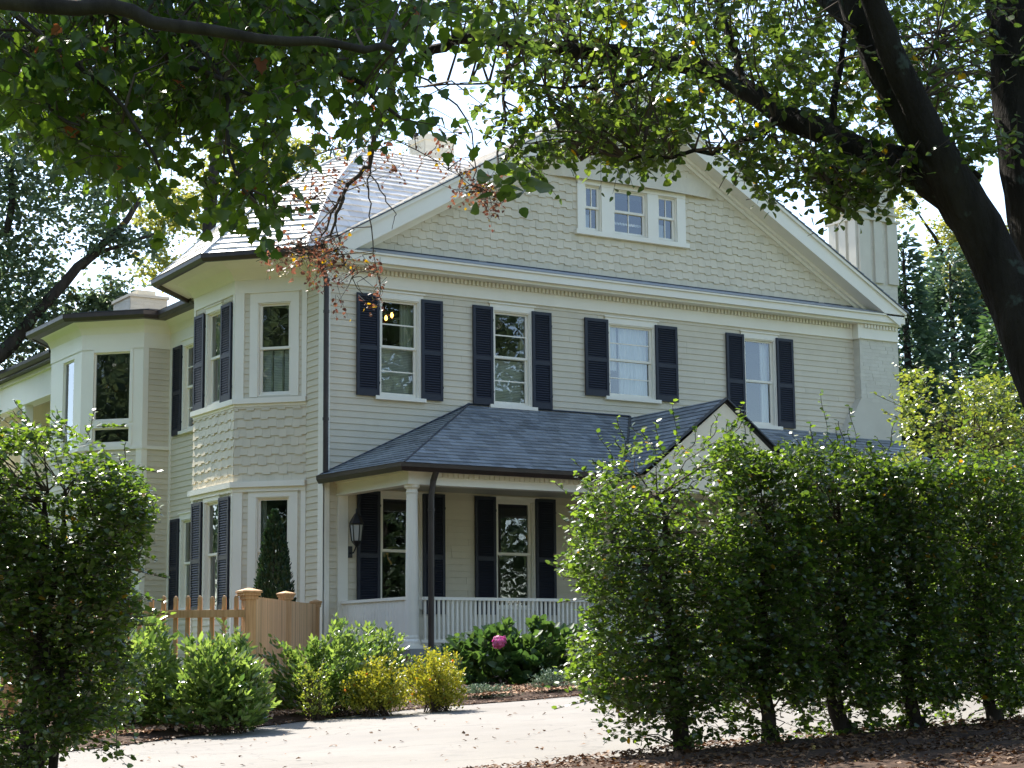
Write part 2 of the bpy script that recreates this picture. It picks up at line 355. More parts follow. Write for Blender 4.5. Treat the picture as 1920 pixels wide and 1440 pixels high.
def window(fr, u0, u1, z0, z1, cols=1, rows_top=1, rows_bot=1, cas=.09, head=.12, sill=True, curtain=None, parent=house, depth=.07, casing=True, sillw=.12):
    """one double-hung window: u0..u1, z0..z1 is the opening"""
    mb = MB(); zm = (z0+z1)/2
    if casing:
        fbox(mb, fr, u0-cas, u0, z0-.02, z1, -.03, .03); fbox(mb, fr, u1, u1+cas, z0-.02, z1, -.03, .03)
        if head: fbox(mb, fr, u0-cas-.0, u1+cas+.0, z1, z1+head, -.03, .033); fbox(mb, fr, u0-cas-.03, u1+cas+.03, z1+head, z1+head+.025, -.03, .06)
    # jambs of the opening
    for a, b in ((u0, u0+.02), (u1-.02, u1)): fbox(mb, fr, a, b, z0, z1, -depth-.08, .012)
    fbox(mb, fr, u0+.02, u1-.02, z1-.02, z1, -depth-.08, .012); fbox(mb, fr, u0+.02, u1-.02, z0, z0+.02, -depth-.08, .012)
    fo = mb.build('window', M['trim'], parent)
    sb = MB(); st = .045
    for (a, b, n, rows) in ((zm, z1-.02, -depth+.03, rows_top), (z0+.02, zm+.03, -depth, rows_bot)):
        fbox(sb, fr, u0+.02, u0+.02+st, a, b, n-.03, n); fbox(sb, fr, u1-.02-st, u1-.02, a, b, n-.03, n)
        fbox(sb, fr, u0+.02+st, u1-.02-st, b-st*.8, b, n-.03, n-.001); fbox(sb, fr, u0+.02+st, u1-.02-st, a, a+st*(1 if n > -depth else 1.3), n-.03, n-.001)
        for c in range(1, cols):
            uc = u0+(u1-u0)*c/cols; fbox(sb, fr, uc-.01, uc+.01, a, b, n-.024, n-.004)
        for r in range(1, rows):
            zc = a+(b-a)*r/rows; fbox(sb, fr, u0+.02+st, u1-.02-st, zc-.011, zc+.011, n-.022, n-.006)
    sb.build('sash', M['trim'], fo)
    g = MB(); O, U = np.array(fr[0], float), np.array(fr[1], float); W = wn(fr)
    for (a, b, n) in ((zm, z1-.03, -depth+.012), (z0+.03, zm+.02, -depth-.018)):
        g.poly([O+U*(u0+.03)+np.array([0, 0, a])+W*n, O+U*(u1-.03)+np.array([0, 0, a])+W*n, O+U*(u1-.03)+np.array([0, 0, b])+W*n, O+U*(u0+.03)+np.array([0, 0, b])+W*n])
    g.build('pane', M['glass'], fo)
    if sill:
        b = MB(); fbox(b, fr, u0-sillw, u1+sillw, z0-.07, z0-.005, -.02, .085); b.build('sill', M['trim'], fo)
    for cur in (curtain or ()):
        kind, a, b_, za, zb = cur; c = MB(); nn = -depth-.12; steps = max(6, int((b_-a)*60)); W3 = W
        ua, ub = u0+(u1-u0)*a, u0+(u1-u0)*b_; z_a, z_b = z0+(z1-z0)*za, z0+(z1-z0)*zb
        if kind == 'blind':
            k = int((z_b-z_a)/.03)
            for i in range(k):
                zz = z_a+i*.03; c.poly([O+U*ua+np.array([0, 0, zz])+W3*nn, O+U*ub+np.array([0, 0, zz])+W3*nn, O+U*ub+np.array([0, 0, zz+.028])+W3*(nn-.008), O+U*ua+np.array([0, 0, zz+.028])+W3*(nn-.008)])
            c.build('blind', M['blind'], fo)
        else:
            for i in range(steps):
                p0, p1 = ua+(ub-ua)*i/steps, ua+(ub-ua)*(i+1)/steps
                o0, o1 = (nn+.018*math.sin(i*1.25), nn+.018*math.sin((i+1)*1.25))
                c.poly([O+U*p0+np.array([0, 0, z_a])+W3*o0, O+U*p1+np.array([0, 0, z_a])+W3*o1, O+U*p1+np.array([0, 0, z_b])+W3*o1, O+U*p0+np.array([0, 0, z_b])+W3*o0])
            c.build('curtain', M[kind], fo, smooth=True)
    return fo
def shutter(fr, u0, u1, z0, z1, parent=house, split=.47):
    mb = MB(); st = .055; a, b = .032, .068; zs = z0+(z1-z0)*split
    fbox(mb, fr, u0, u0+st, z0, z1, a, b); fbox(mb, fr, u1-st, u1, z0, z1, a, b)
    for c, d in ((z0, z0+.12), (zs-.04, zs+.04), (z1-.06, z1)): fbox(mb, fr, u0+st, u1-st, c, d, a, b-.002)
    O, U = np.array(fr[0], float), np.array(fr[1], float); W = wn(fr)
    for lo, hi in ((z0+.12, zs-.04), (zs+.04, z1-.06)):
        n = max(3, int((hi-lo)/.043)); h = (hi-lo)/n
        for i in range(n):
            z = lo+i*h
            P = lambda u, zz, w: O+U*u+np.array([0, 0, zz])+W*w
            q = [(z+.004, .062), (z+.014, .064), (z+h+.006, .040), (z+h-.006, .036)]
            for j in range(4):
                k = (j+1) % 4; mb.poly([P(u0+st, *q[j]), P(u1-st, *q[j]), P(u1-st, *q[k]), P(u0+st, *q[k])])
    fbox(mb, fr, u0+st, u1-st, z0+.12, z1-.06, .028, .033)
    # hinges
    for zz in (z0+.25, z1-.25): fbox(mb, fr, u1-.03, u1+.02, zz-.02, zz+.02, .02, .05)
    return mb.build('shutter', M['shutter'], parent)

UPW = [(1.10, 1.88, 6.47, 8.24), (3.47, 4.26, 6.47, 8.24), (6.06, 7.12, 6.80, 8.22), (9.38, 10.15, 6.46, 8.22)]
LOW = [(1.12, 1.90, 2.72, 4.70), (3.50, 4.28, 2.72, 4.70), (10.2, 11.0, 2.72, 4.70)]
DOOR = (6.0, 7.05, 2.02, 4.55)
holes = [(a, b, c, d) for a, b, c, d in UPW+LOW+[DOOR]]
wall('front_wall', FRONT, 0, 12.3, 1.2, 8.42, holes)
wall('side_wall', SIDE, 20-.7, 20, 1.2, 8.60, [])
wall('side_wall', SIDE, 20-7.2, 20-4.5, 1.2, 8.60, [(20-6.44, 20-5.66, 6.5, 8.24), (20-6.44, 20-5.66, 2.9, 4.68)])
# bay walls
BH_F_up = (.43, 1.06, 6.52, 8.21); BH_F_lo = (.43, 1.06, 2.75, 4.70)
BH_L_up = (.62, 1.26, 6.50, 8.24); BH_L_lo = (.62, 1.26, 2.75, 4.72)
for fr, L, hu, hl in ((BAYF, 1.358, BH_F_up, BH_F_lo), (BAYL, 1.89, BH_L_up, BH_L_lo), (BAYB, 1.358, None, None)):
    wall('bay_wall', fr, 0, L, 6.46, 8.46, [hu] if hu else [])
    wall('bay_wall', fr, 0, L, 4.97, 6.38, [], kind='shingle')
    wall('bay_wall', fr, 0, L, 1.2, 4.84, [hl] if hl else [])
# front windows
W = [None]*4
W[0] = window(FRONT, *UPW[0], rows_top=2, rows_bot=2, curtain=[('curtain', .64, 1, .5, .98), ('blind', 0, 1, 0, .52)])
W[1] = window(FRONT, *UPW[1], rows_top=2, rows_bot=2, curtain=[('curtain', .88, 1, .5, .98), ('blind', 0, 1, 0, .5)])
W[2] = window(FRONT, *UPW[2], rows_top=2, rows_bot=2, curtain=[('sheer', .0, .30, .38, .98), ('sheer', .34, .97, 0, .98)])
W[3] = window(FRONT, *UPW[3], curtain=[('sheer', .72, .98, 0, .98), ('sheer', 0, .06, 0, .98)])
for a in LOW: window(FRONT, *a, curtain=[('curtain', .0, .07, 0, .9)], head=.05, sill=False)
for a, b, c, d in ((.61, 1.06, 6.45, 8.29), (1.92, 2.36, 6.45, 8.29), (3.0, 3.43, 6.45, 8.29), (4.29, 4.72, 6.45, 8.29), (5.48, 6.02, 6.78, 8.28), (7.14, 7.67, 6.78, 8.28), (8.89, 9.34, 6.44, 8.28), (10.18, 10.62, 6.44, 8.28),
                   (.63, 1.08, 2.62, 4.76), (1.94, 2.39, 2.62, 4.76), (3.02, 3.46, 2.62, 4.76), (4.32, 4.76, 2.62, 4.76), (9.72, 10.16, 2.62, 4.76), (11.04, 11.48, 2.62, 4.76)):
    shutter(FRONT, a, b, c, d)
b = MB(); fbox(b, FRONT, 6.04, 7.01, 2.03, 4.5, -.08, -.02); dr = b.build('door', M['shutter'], house)
b = MB(); b.lathe((6.93, -.02), [(.03, 3.02), (.035, 3.05), (.02, 3.08)]); b.build('handle', M['lampmetal'], dr)
b = MB(); fbox(b, FRONT, 5.88, 6.0, 2.0, 4.6, -.03, .04); fbox(b, FRONT, 7.05, 7.17, 2.0, 4.6, -.03, .04); fbox(b, FRONT, 5.88, 7.17, 4.6, 4.72, -.03, .045); b.build('door_frame', M['trim'], house)
# side wall windows
window(SIDE, 20-6.44, 20-5.66, 6.5, 8.24, rows_top=2, rows_bot=2, curtain=[('curtain', 0, .3, .2, 1), ('blind', 0, 1, .0, .3)])
window(SIDE, 20-6.44, 20-5.66, 2.9, 4.68, curtain=[('curtain', 0, .4, 0, 1), ('blind', 0, 1, 0, .5)])
for z0, z1 in ((6.44, 8.28), (2.84, 4.72)):
    shutter(SIDE, 20-6.96, 20-6.51, z0, z1); shutter(SIDE, 20-5.58, 20-5.14, z0, z1)
# bay windows
window(BAYF, *BH_F_up, cas=.15, head=.18, sill=False, curtain=[('blind', .0, .30, 0, .5), ('curtain', .30, .36, 0, .5), ('blind', .37, .62, 0, .5), ('curtain', .62, .68, 0, .5), ('blind', .69, 1, 0, .5)])
window(BAYF, *BH_F_lo, cas=.15, head=.10, sill=False, curtain=[('curtain', 0, .2, 0, 1)])
window(BAYL, *BH_L_up, cas=.06, head=.10, sill=False, curtain=[('curtain', 0, .35, 0, 1), ('blind', 0, 1, 0, .5)])
window(BAYL, *BH_L_lo, cas=.06, head=.08, sill=False, curtain=[('curtain', 0, .35, 0, 1), ('sheer', .4, 1, 0, .25)])
for z0, z1 in ((6.47, 8.27), (2.7, 4.74)):
    shutter(BAYL, .07, .53, z0, z1); shutter(BAYL, 1.34, 1.80, z0, z1)
# corner boards and bay bands
b = MB()
fbox(b, FRONT, -.02, .10, 1.2, 8.42, .002, .03); fbox(b, SIDE, 20-.17, 20+.03, 1.2, 8.6, .002, .03)
for z0, z1 in ((1.2, 4.84), (6.46, 8.46)):
    fbox(b, BAYF, 0, .17, z0, z1, .002, .032); fbox(b, BAYF, 1.27, 1.36, z0, z1, .002, .032)
    fbox(b, BAYL, 1.82, 1.903, z0, z1, .002, .030); fbox(b, BAYL, -.012, .06, z0, z1, .002, .030)
fbox(b, SIDE, 20-4.56, 20-4.46, 1.2, 8.4, .002, .03)
fbox(b, SIDE, 20-7.2, 20-7.1, 1.2, 8.4, .002, .03)
b.build('corner_board', M['trim'], house)
def band(name, path, z0, z1, out, m, parent=house, inn=0., dentil=None):
    """horizontal moulding following wall corners (path runs so that the outside is on its right-hand side)"""
    P = [np.array(p, float) for p in path]; mb = MB(); n = len(P)
    off = []
    for i in range(n):
        ds_ = []
        if i > 0: ds_.append(nrm(P[i]-P[i-1]))
        if i < n-1: ds_.append(nrm(P[i+1]-P[i]))
        nn = [np.array([d[1], -d[0]]) for d in ds_]; m_ = nrm(sum(nn)); k = 1/(m_ @ nn[0]); off.append(m_*k)
    for i in range(n-1):
        q = []
        for j in (i, i+1):
            for o_ in (inn, out): q.append(P[j]+off[j]*o_)
        a, bb, c, d = q; zo0 = z0; z1o = z1
        pts = [(a[0], a[1], z0), (bb[0], bb[1], z0), (d[0], d[1], z0), (c[0], c[1], z0), (a[0], a[1], z1), (bb[0], bb[1], z1), (d[0], d[1], z1), (c[0], c[1], z1)]
        v = len(mb.v); mb.v += pts
        for f in ((3, 2, 1, 0), (4, 5, 6, 7), (1, 2, 6, 5), (0, 4, 7, 3), (0, 1, 5, 4), (2, 3, 7, 6)): mb.f.append(tuple(v+k_ for k_ in f)); mb.t.append(0)
    return mb.build(name, m, parent)
def cove(name, path, prof, m, parent=house, smooth=False):
    """profile (out, z) swept along the path"""
    P = [np.array(p, float) for p in path]; mb = MB(); n = len(P); off = []
    for i in range(n):
        ds_ = []
        if i > 0: ds_.append(nrm(P[i]-P[i-1]))
        if i < n-1: ds_.append(nrm(P[i+1]-P[i]))
        nn = [np.array([d[1], -d[0]]) for d in ds_]; m_ = nrm(sum(nn)); off.append(m_/(m_ @ nn[0]))
    for i in range(n):
        for o_, z in prof: q = P[i]+off[i]*o_; mb.v.append((q[0], q[1], z))
    k = len(prof)
    for i in range(n-1):
        for j in range(k-1): mb.f.append((i*k+j, (i+1)*k+j, (i+1)*k+j+1, i*k+j+1)); mb.t.append(0)
    return mb.build(name, m, parent, smooth=smooth)
bay = [(0, 4.51), (-.96, 3.55), (-.96, 1.66), (0, .70)]
bay_rev = bay                                   # outside on the right-hand side?
BAYP = [(0, .70), (-.96, 1.66), (-.96, 3.55), (0, 4.51)][::-1]
band('sill_band', BAYP, 6.38, 6.475, .075, M['trim']); band('sill_band', BAYP, 6.33, 6.378, .03, M['trim'])
band('belt_cornice', BAYP, 4.88, 4.98, .10, M['trim']); band('belt_cornice', BAYP, 4.80, 4.878, .045, M['trim'])
# frieze and flared soffit of the bay, carried on to the side wall and the rear bay
REAR = [(-.45, 11.3), (-1.57, 10.15), (-1.57, 8.17), (-.60, 7.2), (0, 7.2), (0, 4.45)]
band('frieze', BAYP+[(0, -.03)], 8.40, 8.66, .035, M['trim']); cove('soffit', [(-.96+.96, 4.51)]+BAYP[1:]+[(0, .02)], [(.036, 8.64), (.06, 8.66), (.10, 8.74), (.2, 8.83), (.36, 8.90), (.62, 8.93)], M['trim'])
cove('soffit', REAR, [(.03, 8.28), (.034, 8.6), (.10, 8.74), (.2, 8.83), (.50, 8.90)], M['trim'])
# front entablature: frieze, dentils, cornice, little pent of flashing
b = MB()
fbox(b, FRONT, -.03, HR-1.1, 8.42, 8.66, .0, .034); fbox(b, FRONT, -.03, HR-1.1, 8.425, 8.45, .034, .05)
fbox(b, FRONT, 12.25, HR-.03, 8.42, 8.738, .0, .234); fbox(b, FRONT, 12.3, HR-.03, 8.425, 8.45, .234, .25)
b.build('frieze', M['trim'], house)
b = MB(); x = .0; fbox(b, FRONT, 0, 12.29, 8.66, 8.738, .0, .05); fbox(b, FRONT, 12.31, HR-.05, 8.66, 8.738, .2, .24)
while x < HR-.1:
    if not 12.22 < x < 12.34: fbox(b, FRONT, x, x+.045, 8.655, 8.735, .03, .1 if x < 12.25 else .28)
    x += .085
b.build('dentil_band', M['dentil'], house)
b = MB(); fbox(b, FRONT, -.05, HR-.0, 8.74, 8.79, 0, .32); fbox(b, FRONT, -.08, HR+.03, 8.70+.09, 8.93, 0, .40); fbox(b, FRONT, -.10, HR+.05, 8.93, 8.965, 0, .44)
b.build('cornice', M['trim'], house)
b = MB(); b.poly([(-.1, -.45, 8.969), (HR+.05, -.45, 8.969), (HR+.05, 0, 9.13), (-.1, 0, 9.13)]); b.build('pent_flashing', mat('pale_flashing', (.36, .38, .4), None, .45), house)
b = MB(); fbox(b, FRONT, .3, 12.9, 9.118, 9.145, .0, .03); b.build('gable_flashing', M['flash'], house)
# gable wall with staggered shingles
GW = (5.42, 7.90, 10.02, 10.98)
b = MB(); z9 = 9.13; AP = (6.6, 12.80)
courses(b, (0, 0, 0), X_, Z_, [(.05, z9), (13.15, z9), AP], .158, .15, .022, [GW], stag=.03, wj=.14, gap=.0018)
b.build('gable_wall', M['shingle'], house)
# gable window group: casing, three windows, hood of flared shingles
b = MB()
for a, c in ((5.36, 5.54), (5.92, 6.22), (7.02, 7.28), (7.74, 7.95)): fbox(b, FRONT, a, c, 9.99, 10.93, -.1, .05)
fbox(b, FRONT, 5.36, 7.95, 10.905, 11.0, -.1, .06); fbox(b, FRONT, 5.30, 8.0, 9.90, 9.99, -.1, .10)
gwf = b.build('window_casing', M['trim'], house)
for a, c in ((5.54, 5.92), (6.22, 7.02), (7.28, 7.74)):
    window(FRONT, a, c, 10.0, 10.905, cols=2, cas=0, head=0, sill=False, casing=False, depth=.05, curtain=[('sheer', .1, .6, 0, .4)] if a != 6.22 else [('sheer', 0, 1, .28, .33)])
b = MB(); P0 = [(4.7, -.012, 11.02), (8.75, -.012, 10.96)]
for i in range(14):                              # the shingles sweep out over the windows
    a = i/14; c = (i+1)/14; x0, x1 = 4.7+4.05*a, 4.7+4.05*c
    f = lambda t: .17*math.sin(math.pi*min(1, max(0, t)))**.6
    b.poly([(x0, -.02-f(a), 10.985), (x1, -.02-f(c), 10.985), (x1, -.026, 11.36), (x0, -.026, 11.36)], .3)
    b.poly([(x0, -.0, 11.02), (x1, -.0, 11.02), (x1, -.02-f(c), 10.985), (x0, -.02-f(a), 10.985)], .3)
b.build('window_hood', M['shingle'], house)
# rakes: fascia, soffit, crown, roof
roof = MB(); RK = [(-.22, 8.98), (6.6, 12.88), (13.42, 8.98)]
for s, (xa, za), (xb, zb) in ((1, RK[0], RK[1]), (-1, RK[2], RK[1])):
    U = nrm([xb-xa, 0, zb-za]); Vp = nrm([-U[2]*s, 0, U[0]*s]); Vp = Vp if Vp[2] > 0 else -Vp
    L = math.hypot(xb-xa, zb-za); fb = MB(); O = np.array([xa, 0, za])
    tip = 0
    e_ = .001 if s == 1 else 0; q0 = lambda u, v_: tuple(O+U*u+Vp*v_)
    for va, vb_, wa, wb in ((-.30, -.03, .40, .44+e_), (-.03, .03, .40, .485+e_)):     # fascia and crown, mitred at the peak
        L1 = L+vb_*U[2]/abs(U[0])*-1*-1 if False else L; k_ = abs(U[2]/U[0])
        ring = [(.02, va), (L+k_*va, va), (L+k_*vb_, vb_), (.02, vb_)]
        P_ = [[np.array(q0(*r))+np.array([0, -w_, 0]) for r in ring] for w_ in (wa, wb)]
        for ii in range(4): jj = (ii+1) % 4; fb.poly([P_[0][ii], P_[0][jj], P_[1][jj], P_[1][ii]])
        fb.poly(P_[1]); fb.poly(P_[0][::-1])
    fb.frame(O, U, Vp, (0, -1, 0), .45, L-.17, -.299, -.27, .0, .40)         # soffit
    fb.frame(O, U, Vp, (0, -1, 0), .55, L-.19, -.42, -.30, .0, .05)         # bed mould on the wall
    fb.frame(O, U, Vp, (0, -1, 0), .5, L-.19, -.36, -.30, .05, .12)
    fb.build('rake_board', M['trim'], house)
    roof.frame(O, U, Vp, (0, -1, 0), -.04, L, .03, .05, -6.4, .50)
    t_ = MB(); p0 = np.array([xa, -.5, za])+Vp*.05; p1 = np.array([xb, -.5, zb])+Vp*.05; p2 = np.array([xb, 6.2, zb])+Vp*.05; p3 = np.array([xa, 6.2, za])+Vp*.05
    pts = [p3, p0, p1, p2] if s == 1 else [p0, p3, p2, p1]
    plane_courses(t_, pts, .20, .24, .018, back=False, wj=.2); t_.build('roof', M['slate_glare' if s == 1 else 'slate'], house)
roof.build('roof_deck', M['flash'], house)
b = MB(); b.box(-.2, 13.4, 6.15, 6.25, 8.9, 9.2); b.poly([(-.1, 6.2, 9.0), (13.3, 6.2, 9.0), (6.6, 6.2, 12.8)]); b.build('gable_wall', M['shingle'], house)
# turret roof
A = np.array([2.2, 2.6]); K = [np.array(k) for k in ((-.35, .0), (-1.68, 1.36), (-1.60, 3.90), (-.35, 5.2))]
PR = [(1.02, 8.97), (.90, 9.42), (.80, 9.80), (.68, 10.22), (.5, 10.72), (.25, 11.32), (0, 11.78)]
def hp(k, f, z): q = A+(k-A)*f; return np.array([q[0], q[1], z])
t_ = MB()
for i in range(3):
    for (f0, z0), (f1, z1) in zip(PR[:-1], PR[1:]):
        a, c, d, e = hp(K[i+1], f0, z0), hp(K[i], f0, z0), hp(K[i], f1, z1), hp(K[i+1], f1, z1)
        plane_courses(t_, [a, c, d] if f1 == 0 else [a, c, d, e], .175, .24, .022, wj=.25)
for (f0, z0), (f1, z1) in zip(PR[:-1], PR[1:]):   # plane facing the front, running into the main roof
    a, d = hp(K[0], f0, z0), hp(K[0], f1, z1); x1 = 4.6
    plane_courses(t_, [a, (x1+1.2, a[1], a[2]), (x1+1.2, d[1], d[2]), d], .175, .24, .022, wj=.25)
    a, d = hp(K[3], f0, z0), hp(K[3], f1, z1)
    plane_courses(t_, [(x1, a[1], a[2]), a, d, (x1, d[1], d[2])], .175, .24, .022, wj=.25)
t_.build('turret_roof', M['slate_glare'], house)
b = MB()
for k in K[:3]: b.tube([hp(k, f, z+.02) for f, z in PR], .03, 6)
b.build('hip_cap', M['slate_glare'], house)
def gutter(path, ztop, h=.13, w_=.12, parent=house, name='gutter', m=None):
    return cove(name, path, [(0, ztop-.02), (.0, ztop-h), (w_*.55, ztop-h), (w_, ztop-h*.55), (w_, ztop), (w_+.012, ztop+.006), (w_-.01, ztop+.008), (w_-.02, ztop-.03), (.0, ztop-.05)], m or M['copper'], parent)
gutter([tuple(K[3]), tuple(K[2]), tuple(K[1]), (-.42, .02), (-.20, -.2)], 8.99)
b = MB()
P = [tuple(p) for p in ((-.35, 5.2), (-1.60, 3.9), (-1.68, 1.36), (-.35, .02))]
b.poly([(*p, 8.935) for p in P]+[(.1, .02, 8.935), (.1, 5.2, 8.935)]); b.build('soffit', M['trim'], house)
# rear flat roof with gutter
RE = [(-.75, 11.9), (-1.97, 10.35), (-1.97, 8.0), (-.77, 6.8), (-.4, 6.8), (-.4, 4.9)]
gutter(RE, 8.97, h=.15)
b = MB(); b.poly([(*p, 8.96) for p in RE][::-1]+[(8, 4.9, 9.2), (8, 11.9, 9.2)]); b.poly([(*p, 8.84) for p in RE]+[(.2, 4.9, 8.84), (.2, 11.9, 8.84)][::1]); b.build('roof', M['copper'], house)
band('roof_edge', [(p[0]+.12, p[1]) for p in RE], 8.965, 9.03, .02, M['flash'], inn=-.1)
# rear bay walls
RW = ((0, 7.2, 0), (-1, 0, 0)); RWf = ((-.6, 7.2, 0), X_); RF = ((-1.57, 8.17, 0), (s2, -s2, 0)); RL = ((-1.57, 10.15, 0), (0, -1, 0)); RB = ((-.6, 11.12, 0), (-s2, -s2, 0))
wall('rear_bay_wall', RWf, 0, .6, 6.25, 8.3); wall('rear_bay_wall', RWf, 0, .6, 1.2, 6.2)
wall('rear_bay_wall', RF, 0, 1.37, 1.2, 6.2, [(.35, 1.05, 2.9, 4.7)]); wall('rear_bay_wall', RL, 0, 1.98, 1.2, 6.2); wall('rear_bay_wall', RB, 0, 1.37, 1.2, 8.6)
b = MB()
def panel(fr, L, hs):
    for rc in subtract((0, L, 6.2, 8.62), hs): fbox(b, fr, rc[0], rc[1], rc[2], rc[3], -.12, .012)
HU = (.27, 1.08, 6.80, 8.22); HLo = (.27, 1.08, 6.32, 6.64); HL = (.80, 1.50, 6.25, 8.18)
panel(RF, 1.37, [HU, HLo]); panel(RL, 1.98, [HL])
for h in (HU, HLo):
    fbox(b, RF, h[0]-.07, h[0], h[2]-.05, h[3]+.05, .012, .03); fbox(b, RF, h[1], h[1]+.07, h[2]-.05, h[3]+.05, .012, .03); fbox(b, RF, h[0], h[1], h[3], h[3]+.06, .012, .032)
fbox(b, RF, -.03, .11, 1.2, 6.2, .002, .03); fbox(b, RF, 1.25, 1.38, 1.2, 6.2, .002, .03); fbox(b, RWf, -.02, .1, 1.2, 8.3, .002, .028)
b.build('wall_panelling', M['trim'], house)
for fr, h in ((RF, HU), (RF, HLo), (RL, HL)):
    g = MB(); O, U, W3 = np.array(fr[0], float), np.array(fr[1], float), wn(fr)
    g.poly([O+U*h[0]+np.array([0, 0, h[2]])-W3*.05, O+U*h[1]+np.array([0, 0, h[2]])-W3*.05, O+U*h[1]+np.array([0, 0, h[3]])-W3*.05, O+U*h[0]+np.array([0, 0, h[3]])-W3*.05])
    b = MB(); st = .03
    for a in ((h[0], h[0]+st, h[2], h[3]), (h[1]-st, h[1], h[2], h[3]), (h[0]+st, h[1]-st, h[3]-st, h[3]), (h[0]+st, h[1]-st, h[2], h[2]+st)): fbox(b, fr, *a, -.07, -.03)
    wo = b.build('window', M['trim'], house); g.build('pane', M['glass'], wo)
window(RF, .35, 1.05, 2.9, 4.7, cas=.1)
band('sill_band', [(-.45, 11.3), (-1.57, 10.15), (-1.57, 8.17), (-.60, 7.2), (-.02, 7.2)], 6.18, 6.25, .05, M['trim'])
# far wing with an upper porch
b = MB(); b.box(-.75, -.45, 11.2, 24, 8.06, 8.62); b.box(-.82, -.45, 11.2, 24, 8.62, 8.72); b.box(-.78, -.45, 11.2, 24, 8.0, 8.06); b.build('wing_frieze', M['trim'], house)
b = MB(); b.box(-1.0, 6, 11.9, 24, 8.72, 8.80); b.build('wing_roof', M['copper'], house)
cove('gutter', [(-.95, 24), (-.95, 11.9)], [(0, 8.9), (0, 8.78), (.08, 8.76), (.13, 8.84), (.13, 8.92), (.0, 8.9)], M['copper'])
for y in (12.4, 14.6, 17.2, 20): b = MB(); b.box(-.75, -.55, y, y+.22, 5.4, 8.0); b.build('column', M['trim'], house)
b = MB(); b.box(1.1, 1.3, 10, 24, 1.2, 8.7); b.box(-.75, 1.2, 11.5, 24, 5.2, 5.45); b.box(-.7, -.5, 11.2, 24, 1.2, 5.2); b.build('wing_wall', M['cream'], house)
# chimneys
def bricks(mb, x0, x1, y0, y1, z0, z1, faces='FLR'):
    if 'F' in faces: courses(mb, (x0, y0, 0), X_, Z_, [(0, z0), (x1-x0, z0), (x1-x0, z1), (0, z1)], .075, .21, .0035, wj=.02, gap=.006)
    if 'L' in faces: courses(mb, (x0, y1, 0), (0, -1, 0), Z_, [(0, z0), (y1-y0, z0), (y1-y0, z1), (0, z1)], .075, .21, .0035, wj=.02, gap=.006)
    if 'R' in faces: mb.poly([(x1, y0, z0), (x1, y1, z0), (x1, y1, z1), (x1, y0, z1)])
    mb.box(x0+.006, x1-.006, y0+.006, y1-.006, z0, z1-.002)
b = MB(); bricks(b, 12.3, HR-.02, -.2, .3, 6.8, 8.42); bricks(b, 11.75, HR-.02, -.21, .3, 1.2, 6.3)
P = [(12.3, 7.17), (11.75, 6.3), (HR-.02, 6.3), (HR-.02, 7.17)]
b.poly([(11.75, -.208, 6.3), (HR-.02, -.208, 6.3), (HR-.02, -.208, 6.9), (12.3, -.208, 7.17)]); b.poly([(11.75, .0, 6.3), (11.75, -.208, 6.3), (12.3, -.208, 7.17), (12.3, 0, 7.17)])
b.build('chimney_breast', M['brick'], house)
b = MB(); cx0, cx1, cy0, cy1 = 12.5, 13.58, -.05, .80
bricks(b, cx0, cx1, cy0, cy1, 9.0, 11.95)
for a, c in ((0, .30), (.42, .66), (.80, 1.08)): b.box(cx0+a, cx0+c, cy0-.06, cy0, 9.7, 11.05)
for a, c in ((0, .22), (.32, .53), (.63, .85)): b.box(cx0-.06, cx0, cy0+a, cy0+c, 9.7, 11.05)
for z, o, h in ((11.05, .085, .05), (11.22, .06, .04), (11.40, .03, .04), (11.75, .06, .08), (11.83, .11, .08), (11.91, .16, .08), (11.99, .22, .09), (12.08, .26, .16), (12.24, .18, .10)): b.box(cx0-o, cx1+o, cy0-o, cy1+o, z, z+h)
b.build('chimney', M['brick'], house)
b = MB(); bricks(b, 4.82, 5.55, 5.0, 5.7, 10.8, 13.05); b.box(4.79, 5.58, 4.97, 5.73, 12.95, 13.08); b.build('chimney', M['brick'], house)
b = MB(); bricks(b, -.62, .2, 8.0, 9.0, 8.96, 9.50); b.box(-.66, .24, 7.96, 9.04, 9.50, 9.56); b.box(-.40, .02, 8.2, 8.8, 9.56, 9.70); b.build('chimney', M['brick'], house)
# downspouts
b = MB(); b.tube([(-.30, -.28, 8.86), (-.27, -.26, 8.78), (-.10, -.14, 8.60), (-.02, -.11, 8.45), (-.02, -.11, 5.05)], .048, 10)
for z in (8.42, 7.85, 5.95): b.tube([(-.02, -.11, z), (-.02, -.11, z+.05)], .056, 10)
b.build('downspout', M['copper'], house)
# porch -------------------------------------------------
EZ = 4.985; RZ = 6.42; PY = -2.52
EC = (.22, PY); 
t_ = MB()
plane_courses(t_, [(EC[0], PY, EZ), (4.62, PY, EZ), (6.52, 0, RZ), (2.94, 0, RZ)], .145, .21, .016, wj=.3)
plane_courses(t_, [(8.42, PY, EZ), (13.4, PY, EZ), (13.4, 0, RZ), (6.52, 0, RZ)], .145, .21, .016, wj=.3)
plane_courses(t_, [(-.10, 0, EZ), (EC[0], PY, EZ), (2.94, 0, RZ)], .145, .21, .016, wj=.3)
plane_courses(t_, [(4.62, -2.46, EZ), (4.62, -3.02, EZ), (6.52, -3.02, RZ-.02), (6.52, 0, RZ-.02)], .145, .21, .016, wj=.3)
plane_courses(t_, [(8.42, -3.02, EZ), (8.42, -2.46, EZ), (6.52, 0, RZ-.02), (6.52, -3.02, RZ-.02)], .145, .21, .016, wj=.3)
pr = t_.build('porch_roof', M['slate'], house)
